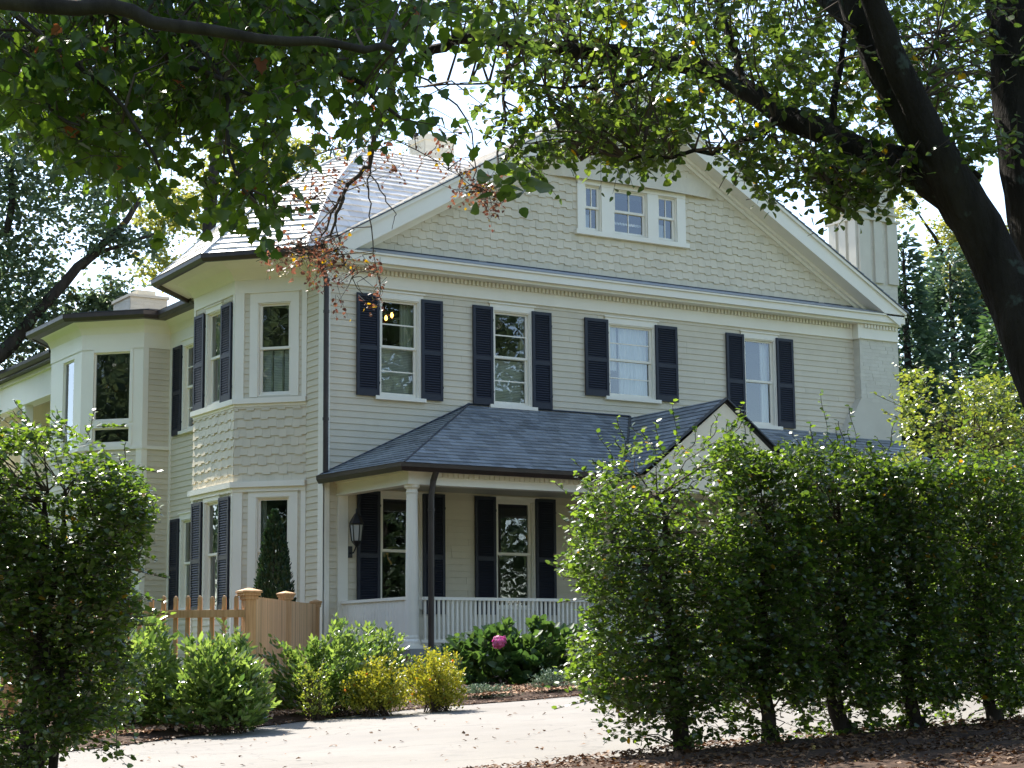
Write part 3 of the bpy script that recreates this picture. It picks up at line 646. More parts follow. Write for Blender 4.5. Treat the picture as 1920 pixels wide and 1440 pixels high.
b = MB(); b.tube([(EC[0], PY, EZ+.012), (2.94, 0, RZ+.02)], .018, 6); b.tube([(2.90, -.02, RZ+.02), (6.52, -.02, RZ+.02)], .02, 6); b.tube([(4.62, -2.48, EZ+.01), (6.52, -.03, RZ)], .03, 6); b.tube([(-.08, -.02, EZ+.02), (2.94, -.02, RZ+.03)], .018, 6)
b.build('roof_flashing', M['flash'], pr)
cove('gutter', [(-.04, .0), (EC[0]-.03, PY-.02), (4.5, PY-.02)], [(0, EZ), (-.01, EZ-.13), (.06, EZ-.14), (.11, EZ-.07), (.115, EZ-.005), (.127, EZ), (.1, EZ), (.02, EZ-.03)], M['copper'])
cove('gutter', [(8.55, PY-.02), (13.5, PY-.02)], [(0, EZ), (-.01, EZ-.13), (.06, EZ-.14), (.11, EZ-.07), (.115, EZ-.005), (.127, EZ), (.1, EZ), (.02, EZ-.03)], M['copper'])
b = MB(); b.poly([(0, 0, EZ-.03), (13.4, 0, EZ-.03), (13.4, PY, EZ-.03), (EC[0], PY, EZ-.03)]); b.build('soffit', M['trim'], house)
# beams
b = MB()
CX, CY = .50, -2.27
b.box(CX-.13, 13.3, CY-.12, CY+.10, 4.68, 4.86); b.box(CX-.15, 13.3, CY-.14, CY+.10, 4.655, 4.68); b.box(CX-.16, 13.3, CY-.16, CY+.1, 4.86, 4.93)
d = nrm([CX-.36, CY, 0]); U = d; Wn = np.array([d[1], -d[0], 0]); L = math.hypot(CX-.36, CY)
b.frame((.36, 0, 0), U, Z_, Wn, 0, L-.12, 4.68, 4.86, -.08, .11); b.frame((.36, 0, 0), U, Z_, Wn, 0, L-.1, 4.655, 4.68, -.08, .13); b.frame((.36, 0, 0), U, Z_, Wn, 0, L-.1, 4.86, 4.93, -.08, .16)
b.build('porch_beam', M['trim'], house)
b = MB(); x = .9; b.box(.85, 13.05, CY-.14, CY-.121, 4.785, 4.858)
while x < 13: b.box(x, x+.05, CY-.16, CY-.125, 4.79, 4.857); x += .1
b.build('dentil_band', M['dentil'], house)
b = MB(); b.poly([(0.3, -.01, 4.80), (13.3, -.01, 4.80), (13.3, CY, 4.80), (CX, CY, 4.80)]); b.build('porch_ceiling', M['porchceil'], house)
for cx_ in (CX, 4.95, 8.1, 11.0, 13.1):
    b = MB(); b.lathe((cx_, CY), [(.135, 2.02), (.135, 2.10), (.115, 2.14), (.118, 2.16), (.108, 2.20), (.108, 3.2), (.092, 4.50), (.105, 4.53), (.092, 4.55), (.092, 4.58), (.125, 4.61), (.135, 4.655)], 20)
    b.box(cx_-.15, cx_+.15, CY-.15, CY+.15, 1.96, 2.035); b.build('column', M['trim'], house)
b = MB(); b.box(.26, .45, -.05, -.002-.01, 2.0, 4.66); b.build('pilaster', M['trim'], house)
b = MB(); b.box(.36, 13.3, CY-.2, 0, 1.86, 1.98); b.build('porch_floor', M['floor'], house)
b = MB(); b.box(.42, 13.2, CY-.12, CY-.08, 1.2, 1.86)
b.frame((.36, 0, 0), U, Z_, Wn, 0, L, 1.2, 1.86, -.02, .02); b.build('porch_skirt', M['trim'], house)
# front railing, each baluster; solid boarded end rail
for xa, xb in ((.66, 4.82), (8.25, 10.9)):
    b = MB(); b.box(xa, xb, CY-.04, CY+.04, 2.775, 2.825); b.box(xa, xb, CY-.025, CY+.025, 2.08, 2.13); ro = b.build('railing', M['trim'], house)
    x = xa+.06; k = 0
    while x < xb-.02:
        q = MB(); q.box(x, x+.036, CY-.018, CY+.018, 2.13, 2.775); q.build('baluster', M['trim'], ro); x += .087
b = MB(); b.frame((.36, 0, 0), U, Z_, Wn, .03, L-.1, 2.78, 2.83, -.045, .045)
k = int((L-.15)/.045)
for i in range(k): b.frame((.36, 0, 0), U, Z_, Wn, .04+i*.045, .04+i*.045+.040, 2.02, 2.78, -.012, .014+.002*(i % 2))
b.frame((.36, 0, 0), U, Z_, Wn, .03, L-.1, 1.98, 2.03, -.03, .03); b.build('boarded_rail', M['trim'], house)
# porch downspout
b = MB(); x0, y0 = .74, CY-.22
b.tube([(x0+.05, PY-.05, EZ-.12), (x0+.03, y0-.02, 4.72), (x0, y0, 4.45), (x0-.01, y0, 1.75)], .052, 10); b.tube([(x0, y0, 4.22), (x0, y0, 4.26)], .062, 10); b.build('downspout', M['copper'], house)
# portico gable face
b = MB(); b.poly([(4.75, -2.96, EZ-.02), (8.29, -2.96, EZ-.02), (6.52, -2.96, RZ-.09)]); b.box(4.75, 8.29, -2.95, -2.75, 4.68, EZ-.02)
b.build('portico_gable', M['cream'], house)
b = MB()
for s in (1, -1):
    a = np.array([6.52-1.95*s, -3.04, EZ-.02]); c = np.array([6.52, -3.04, RZ]); Uq = nrm(c-a); Vq = np.array([-Uq[2], 0, Uq[0]]); Vq = Vq if Vq[2] > 0 else -Vq
    b.frame(a, Uq, Vq, (0, 1, 0), 0, np.linalg.norm(c-a), -.02, .004, 0, .09)
b.build('portico_rake', M['flash'], house)
for cx_ in (5.1, 7.95): b = MB(); b.lathe((cx_, -2.8), [(.13, 1.98), (.13, 2.1), (.108, 2.15), (.092, 4.55), (.13, 4.68)], 18); b.build('column', M['trim'], house)
# steps
b = MB()
for i in range(3): b.box(5.6, 7.5, -2.9-.3*(3-i), -2.5, 1.2+.2*i, 1.4+.2*i)
b.build('steps', M['floor'], house)
# wall lantern
lx, ly = .50, -.28
b = MB()
b.lathe((lx, ly), [(.125, 4.14), (.135, 4.16), (.09, 4.24), (.05, 4.31), (.02, 4.35), (.012, 4.42)], 6); b.lathe((lx, ly), [(.02, 3.76), (.05, 3.80), (.085, 3.84), (.09, 3.86)], 6)
for j in range(6):
    th = 2*math.pi*(j+.5)/6; b.tube([(lx+.085*math.cos(th), ly+.085*math.sin(th), 3.86), (lx+.118*math.cos(th), ly+.118*math.sin(th), 4.14)], .010, 5)
b.tube([(lx, -.03, 3.66), (lx, ly*.6, 3.66), (lx, ly, 3.78)], .013, 6); b.box(lx-.04, lx+.04, -.045, -.016, 3.58, 3.78)
lo = b.build('lantern', M['lampmetal'], house)
b = MB(); b.lathe((lx, ly), [(.075, 3.865), (.105, 4.135)], 6); b.build('glass', mat('frosted_glass', (.42, .42, .40), None, .3), lo)
# interior: floors and partitions
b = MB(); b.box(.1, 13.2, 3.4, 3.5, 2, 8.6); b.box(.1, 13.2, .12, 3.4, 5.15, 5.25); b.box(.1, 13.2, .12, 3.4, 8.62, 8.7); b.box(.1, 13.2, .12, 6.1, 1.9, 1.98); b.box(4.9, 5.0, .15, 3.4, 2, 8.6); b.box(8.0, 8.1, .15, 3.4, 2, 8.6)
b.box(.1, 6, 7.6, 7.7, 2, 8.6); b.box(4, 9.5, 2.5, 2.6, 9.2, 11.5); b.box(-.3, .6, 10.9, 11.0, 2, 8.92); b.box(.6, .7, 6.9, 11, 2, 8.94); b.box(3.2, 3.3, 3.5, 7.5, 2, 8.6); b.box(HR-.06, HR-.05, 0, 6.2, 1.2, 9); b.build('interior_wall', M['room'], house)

# chandelier hanging in the first upstairs room
ch = thing('chandelier', 'lit brass chandelier with small glowing bulbs behind the first upstairs window', 'chandelier', (1.36, 1.3, 8.2))
b = MB(); b.tube([(1.75, 1.3, 8.6), (1.75, 1.3, 8.15)], .01, 6)
for j in range(5):
    th = 2*math.pi*j/5+.5; b.tube([(1.75, 1.3, 8.12), (1.75+.15*math.cos(th), 1.3+.15*math.sin(th), 8.05), (1.75+.26*math.cos(th), 1.3+.26*math.sin(th), 8.14)], .009, 5)
b.build('frame', mat('brass', (.5, .32, .08), None, .3, metal=1), ch)
for j in range(5):
    th = 2*math.pi*j/5+.5; q = MB(); q.lathe((1.75+.26*math.cos(th), 1.3+.26*math.sin(th)), [(.008, 8.14), (.026, 8.17), (.028, 8.20), (.01, 8.24)], 8); q.build('bulb', M['bulb'], ch)

# ---------------------------------------------------------------- fences
def rotU(a): return RIGHT*math.cos(a)+VIEW*math.sin(a)
def fpost(parent, c, ztop, zbot, w_=.1, ang=0., capw=.21):
    U = rotU(ang); V = np.array([-U[1], U[0], 0]); b = MB(); c = np.array([c[0], c[1], 0.])
    b.frame(c, U, V, Z_, -w_/2, w_/2, -w_/2, w_/2, zbot, ztop-.09)
    h = w_/2+.018; b.frame(c, U, V, Z_, -h, h, -h, h, ztop-.13, ztop-.09)
    h = capw/2; b.frame(c, U, V, Z_, -h*.88, h*.88, -h*.88, h*.88, ztop-.09, ztop-.06); b.frame(c, U, V, Z_, -h, h, -h, h, ztop-.06, ztop-.035)
    top = [c+U*sx*h+V*sy*h+np.array([0, 0, ztop-.035]) for sx, sy in ((-1, -1), (1, -1), (1, 1), (-1, 1))]; pk = c+np.array([0, 0, ztop])
    for i in range(4): b.poly([top[i], top[(i+1) % 4], pk])
    return b.build('post', M['cedar'], parent, bevel=.004)
pf = thing('picket_fence', 'low cedar picket fence with round-topped square pickets behind the laurel bushes', 'fence', tuple(gpos(340, 21)))
P1 = at(467, 1105, 21.0); P0_ = at(212, 1112, 21.0); Pm = at(20, 1120, 21.0)
fpost(pf, P0_, 2.50, 1.0, ang=math.radians(-28), w_=.115)
fpost(pf, Pm, 2.48, .9, ang=math.radians(-28), w_=.115)
L = float(np.linalg.norm((P1-Pm)[:2])); Ofn = np.array([Pm[0], Pm[1], 0])
for z0, z1 in ((2.215, 2.30), (1.36, 1.44)): b = MB(); b.frame(Ofn, RIGHT, Z_, -VIEW, .06, L-.03, z0, z1, .026, .06); b.build('rail', M['cedar'], pf, bevel=.003)
u_ = .09
while u_ < L-.08:
    if abs(u_-float(np.linalg.norm((P0_-Pm)[:2]))) > .09:
        b = MB(); c = Ofn+RIGHT*u_; zt = 2.455+random.uniform(-.006, .006); r = .0225
        b.frame(c, RIGHT, Z_, -VIEW, -r, r, 1.2, zt-.03, -r, r)
        n0 = len(b.v)
        for rr, zz in ((r, zt-.03), (r*.85, zt-.016), (r*.5, zt-.004), (0.004, zt)):
            for sx, sy in ((-1, -1), (1, -1), (1, 1), (-1, 1)): q = c+RIGHT*rr*sx-VIEW*rr*sy; b.v.append((q[0], q[1], zz))
        for i in range(3):
            for j in range(4): b.f.append((n0+i*4+j, n0+i*4+(j+1) % 4, n0+i*4+4+(j+1) % 4, n0+i*4+4+j)); b.t.append(0)
        b.build('picket', M['cedar'], pf)
    u_ += .133
bf = thing('board_fence', 'cedar board fence running back from the corner post to the house', 'fence', tuple(gpos(520, 26)))
P2 = at(536, 1118, 28.0); P3 = at(592, 1130, 32.4)
fpost(bf, P1, 2.54, 1.0, ang=math.radians(30), w_=.125, capw=.23); fpost(bf, P2, 2.80, 1.1, ang=math.radians(40), w_=.125, capw=.21); fpost(bf, P3, 2.84, 1.2, ang=math.radians(10), w_=.13, capw=.21)
for Pa, Pb, za, zb, g0, g1 in ((P1, P2, 2.45, 2.66, 1.14, 1.3), (P2, P3, 2.66, 2.76, 1.3, 1.4)):
    D = (Pb-Pa); D[2] = 0; L = float(np.linalg.norm(D)); D = D/L; W3 = np.array([D[1], -D[0], 0]); W3 = W3 if W3 @ VIEW < 0 or W3[0] < 0 else -W3
    if W3[0] > 0: W3 = -W3
    n = int(L/.142); b = MB()
    for i in range(n):
        a = .05+i*(L-.1)/n; t0 = (a/L); zt = za+(zb-za)*t0; zg = g0+(g1-g0)*t0
        b.frame(np.array([Pa[0], Pa[1], 0]), D, Z_, W3, a+.002, a+(L-.1)/n-.004, zg, zt, -.01+.002*(i % 2), .012+.003*(i % 2), random.random())
    b.build('board_panel', M['cedar'], bf)
    for dz0, dz1 in ((-.25, -.15),):
        b = MB(); m_ = 12
        Uq = nrm([D[0]*L, D[1]*L, zb-za]); b.frame(np.array([Pa[0], Pa[1], za]), Uq, Z_, W3, .05, L-.04, dz0, dz1, .016, .05); b.build('rail', M['cedar'], bf)

# ---------------------------------------------------------------- foliage
SH = {  # outline half-shapes: (side, along), folded along the midrib
 'near': [(.30, .10), (.46, .34), (.34, .68), (.12, .92)],
 'lobed': [(.26, .02), (.50, .26), (.31, .44), (.35, .66), (.12, .80)],
 'ovate': [(.36, .25), (.28, .68)],
 'lance': [(.17, .22), (.20, .6)],
 'kite': [(.34, .45)],
}
def leaves(name, P, A_, Nn, S, m, parent, shape='ovate', fold=.18, tint=None, curl=.12):
    n = len(P); P = np.asarray(P); A_ = A_/np.linalg.norm(A_, axis=1)[:, None]
    Nn = Nn-A_*(Nn*A_).sum(1)[:, None]; Nn /= np.linalg.norm(Nn, axis=1)[:, None]+1e-9; B = np.cross(A_, Nn)
    h = SH[shape]; k = len(h); loc = [(0, 0, 0)]+[(-x, y, fold*x-curl*y*y) for x, y in h]+[(0, 1, -curl)]+[(x, y, fold*x-curl*y*y) for x, y in h[::-1]]
    nv = len(loc); V = np.empty((n, nv, 3), np.float32)
    for i, (x, y, z) in enumerate(loc): V[:, i] = P+S[:, None]*(B*x+A_*y+Nn*z)
    q = k+2; base = np.arange(n, dtype=np.int32)[:, None]*nv
    f1 = base+np.array([0]+list(range(1, k+2)))[None]; f2 = base+np.array([0, k+1]+list(range(k+2, nv)))[None]
    loops = np.stack([f1[:, ::-1], f2[:, ::-1]], 1).reshape(-1).astype(np.int32); nf = 2*n
    me = bpy.data.meshes.new(name); me.vertices.add(n*nv); me.vertices.foreach_set('co', V.reshape(-1))
    me.loops.add(len(loops)); me.loops.foreach_set('vertex_index', loops); me.polygons.add(nf)
    me.polygons.foreach_set('loop_start', np.arange(nf, dtype=np.int32)*q); me.polygons.foreach_set('loop_total', np.full(nf, q, np.int32))
    me.update(calc_edges=True)
    t = RNG.random(n) if tint is None else tint
    a = me.attributes.new('tint', 'FLOAT', 'FACE'); a.data.foreach_set('value', np.repeat(t, 2).astype(np.float32))
    return link(name, me, m, parent)
def rdir(n, up=.0, sp=1.): v = RNG.normal(size=(n, 3))*sp; v[:, 2] += up; return v/np.linalg.norm(v, axis=1)[:, None]
def inpoly(x, y, poly):
    c = np.zeros(len(x), bool); j = len(poly)-1
    for i in range(len(poly)):
        xi, yi = poly[i]; xj, yj = poly[j]
        if yi != yj: c ^= ((yi > y) != (yj > y)) & (x < (xj-xi)*(y-yi)/(yj-yi)+xi)
        j = i
    return c
def atn(px, py, d):
    r = np.stack([px-960, -(py-720), np.full(len(px), -F)], 1) @ MW.T; return CAM+r*(d/(r @ VIEW))[:, None]
def lump(P, freq, seed):   # cheap smooth pseudo-noise for clumps and gaps
    r = np.random.default_rng(seed); s = np.zeros(len(P))
    for i in range(7): k = r.normal(size=3)*freq; s += np.sin(P @ k+r.random()*6.28)
    return s/7**.5
def region(poly, n, d0, d1, gap=None, freq=3., seed=1):
    xs = [p[0] for p in poly]; ys = [p[1] for p in poly]; out = []
    got = 0
    while got < n:
        px = RNG.uniform(min(xs), max(xs), n*2); py = RNG.uniform(min(ys), max(ys), n*2); k = inpoly(px, py, poly); px, py = px[k], py[k]
        P = atn(px, py, RNG.uniform(d0, d1, len(px)))
        if gap is not None: P = P[lump(P, freq, seed) > gap]
        out.append(P); got += len(P)
        if len(px) == 0: break
    return np.concatenate(out)[:n]
def twigs(C, k, length, size, droop=.25, spread=.5, up=.8, jit=.3, dirs=None, mb=None, tr=.003, anchor=None):
    """clusters of k leaves set alternately along a short twig at every centre; returns leaf arrays"""
    n = len(C); D = rdir(n) if dirs is None else dirs; D = D*np.array([1, 1, .45])+np.array([0, 0, -droop]); D /= np.linalg.norm(D, axis=1)[:, None]
    L = length*RNG.uniform(.6, 1.3, n); P = []; A_ = []; t = np.linspace(-.5, .5, k)
    side = np.cross(D, [0, 0, 1.]); side /= np.linalg.norm(side, axis=1)[:, None]+1e-9
    for i in range(k):
        sag = -(t[i]+.5)**2*.25*L
        p = C+D*(L*t[i])[:, None]; p[:, 2] += sag; p += RNG.normal(size=p.shape)*.01
        a = D*.6+side*(1 if i % 2 else -1)*spread*1.5+RNG.normal(size=p.shape)*jit+np.array([0, 0, -.12]); P.append(p); A_.append(a)
    if mb is not None:
        for j in range(n):
            q0 = C[j]-D[j]*L[j]*.65; q1 = C[j]; q2 = C[j]+D[j]*L[j]*.5+np.array([0, 0, -.2*L[j]]); mb.tube([q0, q1, q2], [tr*1.4, tr, tr*.6], 3, cap=False)
    P = np.concatenate(P); A_ = np.concatenate(A_); Nn = rdir(len(P), up, .55); S = size*RNG.uniform(.6, 1.2, len(P))
    return P, A_, Nn, S
def px_path(pts): return [at(*p) for p in pts]
def limb(mb, pts, r0, r1, k=9, jit=.06, wob=.0, sub=3):
    P = [np.array(p, float) for p in pts]; out = []
    for i in range(len(P)-1):          # catmull-rom smoothing
        a = P[max(i-1, 0)]; b_ = P[i]; c = P[i+1]; d = P[min(i+2, len(P)-1)]
        for s in range(sub):
            t = s/sub; out.append(.5*((2*b_)+(-a+c)*t+(2*a-5*b_+4*c-d)*t*t+(-a+3*b_-3*c+d)*t**3)+RNG.normal(size=3)*wob)
    out.append(P[-1]); n = len(out); mb.tube(out, [r0+(r1-r0)*i/(n-1) for i in range(n)], k, jit=jit); return out
def link_twigs(mb, C, paths, r=.006, frac=1.):
    """thin branches from the limbs to groups of clusters"""
    pts = np.array([p for path in paths for p in path])
    for c in C:
        if random.random() > frac: continue
        dd = np.linalg.norm(pts-c, axis=1); j = int(np.argsort(dd)[random.randint(0, 2)]); a = pts[j]; m_ = (a+c)/2+np.array([random.uniform(-.1, .1), random.uniform(-.1, .1), .12*dd[j]])
        mb.tube([a, m_, c], [r*1.8, r, r*.4], 4, cap=False)

# --- the big tree on the right whose limbs and leaves hang over the view
tr = thing('overhanging_tree', 'dark thick-limbed tree leaning in from the right with leaves over the gable', 'tree', tuple(gpos(2120, 11.5)))
b = MB(); gb = gpos(2120, 11.5)-np.array([0, 0, .1])
sA = px_path([(2030, 900, 11.7), (1970, 740, 11.8), (1922, 620, 11.9), (1872, 500, 12), (1812, 390, 12), (1756, 300, 12), (1700, 200, 12.1), (1648, 100, 12.2), (1600, -10, 12.3), (1550, -200, 12.6), (1480, -450, 13)])
pA = limb(b, [gb]+sA, .20, .10, 14, jit=.05, wob=.006)
sA2 = px_path([(1860, 480, 12.02), (1775, 320, 11.93), (1712, 190, 11.9), (1668, 90, 11.85), (1628, -20, 11.8), (1580, -200, 11.7)]); pA2 = limb(b, sA2, .13, .055, 10, wob=.004)
sB = px_path([(2050, 800, 12.2), (1995, 560, 12.5), (1950, 400, 12.6), (1928, 280, 12.7), (1912, 150, 12.8), (1900, 0, 12.9), (1885, -250, 13.2)]); pB = limb(b, [gb+np.array([.1, .1, 0])]+sB, .26, .17, 14, jit=.05, wob=.006)
sC = px_path([(1862, 490, 12.0), (1800, 395, 12.05), (1742, 340, 12.1), (1690, 305, 12.3), (1620, 285, 12.5), (1550, 250, 12.8), (1470, 215, 13.1), (1390, 160, 13.4), (1300, 125, 13.7), (1190, 102, 14), (1080, 95, 14.2), (980, 80, 14.4), (890, 72, 14.6), (830, 82, 14.7), (780, 120, 14.8)])
pC = limb(b, sC, .12, .035, 11, jit=.09, wob=.008)
others = []
for pts, r0, r1 in (([(1560, 250, 12.8), (1575, 120, 13), (1590, -60, 13.4)], .03, .015), ([(1390, 160, 13.4), (1370, 60, 13.8), (1300, -80, 14.2)], .04, .02), ([(1080, 95, 14.2), (1040, 20, 14.6), (1010, -80, 15)], .05, .02),
                    ([(1190, 102, 14), (1150, 200, 13.8), (1080, 250, 13.6), (1010, 290, 13.4)], .02, .007), ([(980, 80, 14.4), (945, 160, 14), (940, 260, 13.6), (935, 330, 13.2)], .018, .006), ([(1470, 215, 13.1), (1400, 260, 12.9), (1300, 290, 12.7), (1180, 300, 12.6)], .03, .008),
                    ([(1250, 115, 13.8), (1180, 160, 13.6), (1090, 165, 13.5), (990, 160, 13.4), (880, 155, 13.3), (760, 165, 13.1)], .016, .006), ([(1620, 285, 12.5), (1560, 340, 12.3), (1590, 400, 12.2)], .02, .006), ([(1840, 330, 12.4), (1790, 300, 12.6), (1740, 180, 13.5), (1760, 60, 14)], .02, .01),
                    ([(1020, 190, 13.5), (1050, 240, 13.3), (1090, 300, 13.1)], .008, .003), ([(1605, -10, 12.3), (1400, -120, 14), (1200, -200, 15.5), (900, -260, 17)], .09, .03), ([(1650, 100, 12.2), (1500, -50, 14), (1400, -200, 16), (1300, -300, 18)], .08, .03), ([(1885, -250, 13.2), (1700, -500, 15), (1500, -650, 18)], .12, .04)):
    others.append(limb(b, px_path(pts), r0, r1, 7, wob=.012))
b.build('trunk', M['barklight'], tr, smooth=True)
lb = MB(); paths = [pC, pA, pB]+others
dense = [(880, -60), (1930, -60), (1990, 300), (1870, 280), (1840, 330), (1760, 310), (1700, 300), (1600, 315), (1510, 270), (1400, 255), (1330, 225), (1250, 255), (1150, 235), (1080, 215), (980, 160), (900, 130), (860, 60), (800, 30)]
C1 = region(dense, 930, 12.0, 16.5, gap=-.5, freq=2.6, seed=3)
fr1 = region([(940, 130), (1100, 200), (1200, 230), (1260, 250), (1250, 290), (1180, 315), (1090, 300), (1000, 330), (925, 260), (890, 160)], 110, 12.3, 14.5, gap=-.2, freq=3, seed=5)
fr1b = region([(1060, 200), (1240, 200), (1330, 240), (1250, 280), (1190, 310), (1130, 290), (1060, 270)], 85, 12.2, 13.6)
fr2 = region([(1330, 220), (1520, 270), (1500, 330), (1440, 370), (1400, 330), (1350, 260)], 60, 12.2, 13.5)
fr3 = region([(1500, 280), (1720, 300), (1700, 350), (1640, 370), (1600, 385), (1560, 395), (1550, 330), (1505, 340)], 130, 11.9, 13.0)
fr4 = region([(1780, 230), (1900, 250), (1860, 285), (1800, 275)], 14, 11.6, 12.4)
shade0 = region([(700, -900), (2300, -900), (2500, 150), (2000, 200), (1930, -70), (800, -70)], 1300, 13, 21, gap=-.2, freq=1.5, seed=9)
ov = RNG.uniform(size=(900, 3)); ov = np.array([[*ud(-6+15*a, 0+13*c), 6.5+6*z] for a, c, z in ov]); ov = ov[lump(ov, 1.2, 8) > -.3]
back = region([(820, -60), (1900, -60), (1960, 230), (1500, 210), (1100, 160), (850, 60)], 520, 16.5, 20.5, gap=-.2, freq=2, seed=19); C1 = np.concatenate([C1, back])
Cs = np.concatenate([C1, fr1, fr1b, fr2, fr3, fr4]); link_twigs(lb, np.concatenate([Cs, shade0])[::3], paths, .006)
sp_ = region([(900, 300), (1000, 320), (1000, 360), (920, 350)], 5, 9.0, 9.6); sp_ = np.concatenate([sp_, region([(860, 10), (1010, 30), (1000, 75), (880, 80)], 7, 9.4, 10)])
shade = np.concatenate([shade0, ov])
lv = [twigs(Cs, 9, .34, .062, droop=.3, mb=lb, tr=.0025), twigs(shade, 12, .55, .09, droop=.2), twigs(sp_, 6, .25, .085, droop=.5)]
leaves('crown', *[np.concatenate(x) for x in zip(*lv)], M['l_over'], tr, 'near')
lb.build('branches', M['twig'], tr)

# --- broad-leaved tree on the left: only its limb and leaves reach into the view
tl = thing('leafy_tree', 'broad-leaved green tree reaching in along the top left above the turret', 'tree', tuple(gpos(-1500, 9)))
b = MB(); gb = gpos(-1500, 9)-np.array([0, 0, .1])
limb(b, [gb, at(-1480, 600, 9), at(-1350, 0, 9), at(-1200, -500, 9.2)], .25, .12, 12, wob=.01)
pL = [limb(b, px_path([(-1350, 0, 9), (-900, -120, 8.8), (-400, -60, 8.6), (0, 4, 7.7), (200, 16, 7.7), (330, 47, 7.7), (480, 70, 7.8), (640, 82, 7.9), (740, 94, 8.1)]), .052, .014, 9, wob=.006)]
for pts in ([(180, 10, 8.7), (300, 80, 8.7), (390, 140, 8.6), (470, 175, 8.5), (560, 210, 8.5)], [(-100, -10, 8.6), (40, 90, 8.5), (90, 200, 8.4), (150, 235, 8.3)], [(330, 45, 8.8), (420, 150, 8.6), (430, 280, 8.5), (480, 380, 8.4)], [(560, 75, 9), (650, 140, 8.9), (720, 200, 8.8), (800, 250, 8.8)], [(0, 2, 8.6), (120, 110, 8.4), (230, 200, 8.3), (300, 320, 8.3)], [(-200, -40, 8.6), (200, -200, 9.5), (600, -260, 10.5)]):
    pL.append(limb(b, px_path(pts), .018, .006, 6, wob=.008))
b.build('trunk', M['bark'], tl, smooth=True)
lp = [(-60, -80), (880, -80), (850, 30), (790, 50), (740, 90), (800, 140), (820, 190), (850, 270), (800, 270), (740, 215), (690, 250), (640, 250), (560, 230), (520, 290), (535, 430), (450, 440), (400, 375), (330, 385), (260, 330), (180, 345), (130, 270), (60, 245), (-60, 215)]
C1 = region(lp, 620, 8.0, 11.0, gap=-.3, freq=3.2, seed=21)
top = region([(-60, -80), (760, -80), (650, 120), (520, 160), (440, 260), (160, 180), (-60, 170)], 430, 8.6, 12)
hang = region([(430, 300), (540, 280), (545, 420), (440, 430)], 16, 8.0, 8.8)
bright = region([(20, 200), (190, 200), (230, 250), (200, 350), (140, 280), (40, 245)], 22, 8.8, 9.6)
up_ = region([(-1000, -1500), (1100, -1500), (900, -90), (-900, -90)], 1500, 8.5, 14, gap=-.2, freq=1.5, seed=4)
Cs = np.concatenate([C1, top, hang, bright]); lb = MB(); link_twigs(lb, np.concatenate([Cs, up_])[::4], pL, .005)
lv = [twigs(Cs, 7, .30, .074, droop=.45, mb=lb, tr=.0022, up=.7, jit=.45)]; lv[0][1][:, 2] -= .45; lv.append(twigs(up_, 12, .5, .10))
leaves('crown', *[np.concatenate(x) for x in zip(*lv)], M['l_near'], tl, 'lobed', curl=.22)
lb.build('branches', M['twig'], tl)

# --- thin-twigged tree with rust and yellow leaves drooping in front of the turret
rt = thing('rust_leaved_tree', 'sparse drooping twigs with small rust-red and yellow leaves before the turret roof', 'tree', tuple(gpos(-900, 14)))
b = MB(); gb = gpos(-900, 14)-np.array([0, 0, .1])
limb(b, [gb, at(-880, 500, 14), at(-700, -200, 13.8), at(-300, -420, 13.4)], .14, .07, 9); limb(b, px_path([(-300, -420, 13.4), (300, -300, 13), (640, -60, 13), (735, 120, 13), (705, 250, 13)]), .07, .024, 7)
pr_ = []
for pts, r0, r1 in (([(705, 250, 13), (690, 310, 13), (655, 345, 12.9), (630, 400, 12.8), (620, 440, 12.7)], .022, .008), ([(655, 345, 12.9), (620, 400, 13.1), (600, 450, 13.2), (560, 480, 13.2)], .011, .004), ([(690, 315, 13), (692, 370, 13), (700, 450, 13), (712, 560, 13)], .007, .003), ([(692, 320, 13), (720, 370, 13.1), (742, 400, 13.2), (735, 430, 13.2)], .006, .002), ([(640, 380, 12.8), (600, 375, 12.6), (560, 372, 12.5), (500, 330, 12.5)], .005, .002),
                    ([(655, 345, 12.9), (600, 420, 12.6), (540, 470, 12.5), (480, 490, 12.4)], .006, .002), ([(630, 400, 12.8), (640, 470, 12.7), (660, 520, 12.7)], .005, .002), ([(720, 200, 13), (650, 270, 12.8), (590, 290, 12.7), (540, 330, 12.6)], .008, .003), ([(735, 120, 13), (860, 200, 13.3), (890, 300, 13.3), (880, 360, 13.3)], .009, .003), ([(705, 250, 13), (780, 280, 13), (860, 330, 13), (930, 370, 13)], .005, .002),
                    ([(1040, 180, 13.2), (1030, 260, 13), (1050, 300, 13)], .004, .002), ([(590, 300, 12.7), (580, 370, 12.6), (560, 400, 12.6)], .004, .002)):
    pr_.append(limb(b, px_path(pts), r0, r1, 5, wob=.01, sub=4))
b.build('trunk', M['twig'], rt, smooth=True); lb = MB()
Cs = np.concatenate([region([(500, 440), (600, 430), (650, 440), (640, 530), (600, 520), (500, 500)], 62, 12.4, 13.2), region([(600, 470), (720, 480), (715, 570), (640, 590), (570, 545)], 24, 12.6, 13.1), region([(850, 315), (950, 320), (955, 400), (860, 400)], 34, 12.8, 13.4),
                     region([(500, 330), (640, 270), (700, 300), (620, 400), (500, 400)], 34, 12.4, 13.2), region([(650, 270), (860, 230), (900, 320), (760, 330), (640, 330)], 26, 12.6, 13.4), region([(560, 240), (700, 200), (700, 260), (560, 300)], 12, 12.6, 13.2)])
link_twigs(lb, Cs, pr_, .0025)
leaves('crown', *twigs(Cs, 7, .17, .034, droop=.5, mb=lb, tr=.0013), M['l_rust'], rt, 'ovate')
lb.build('branches', M['twig'], rt)

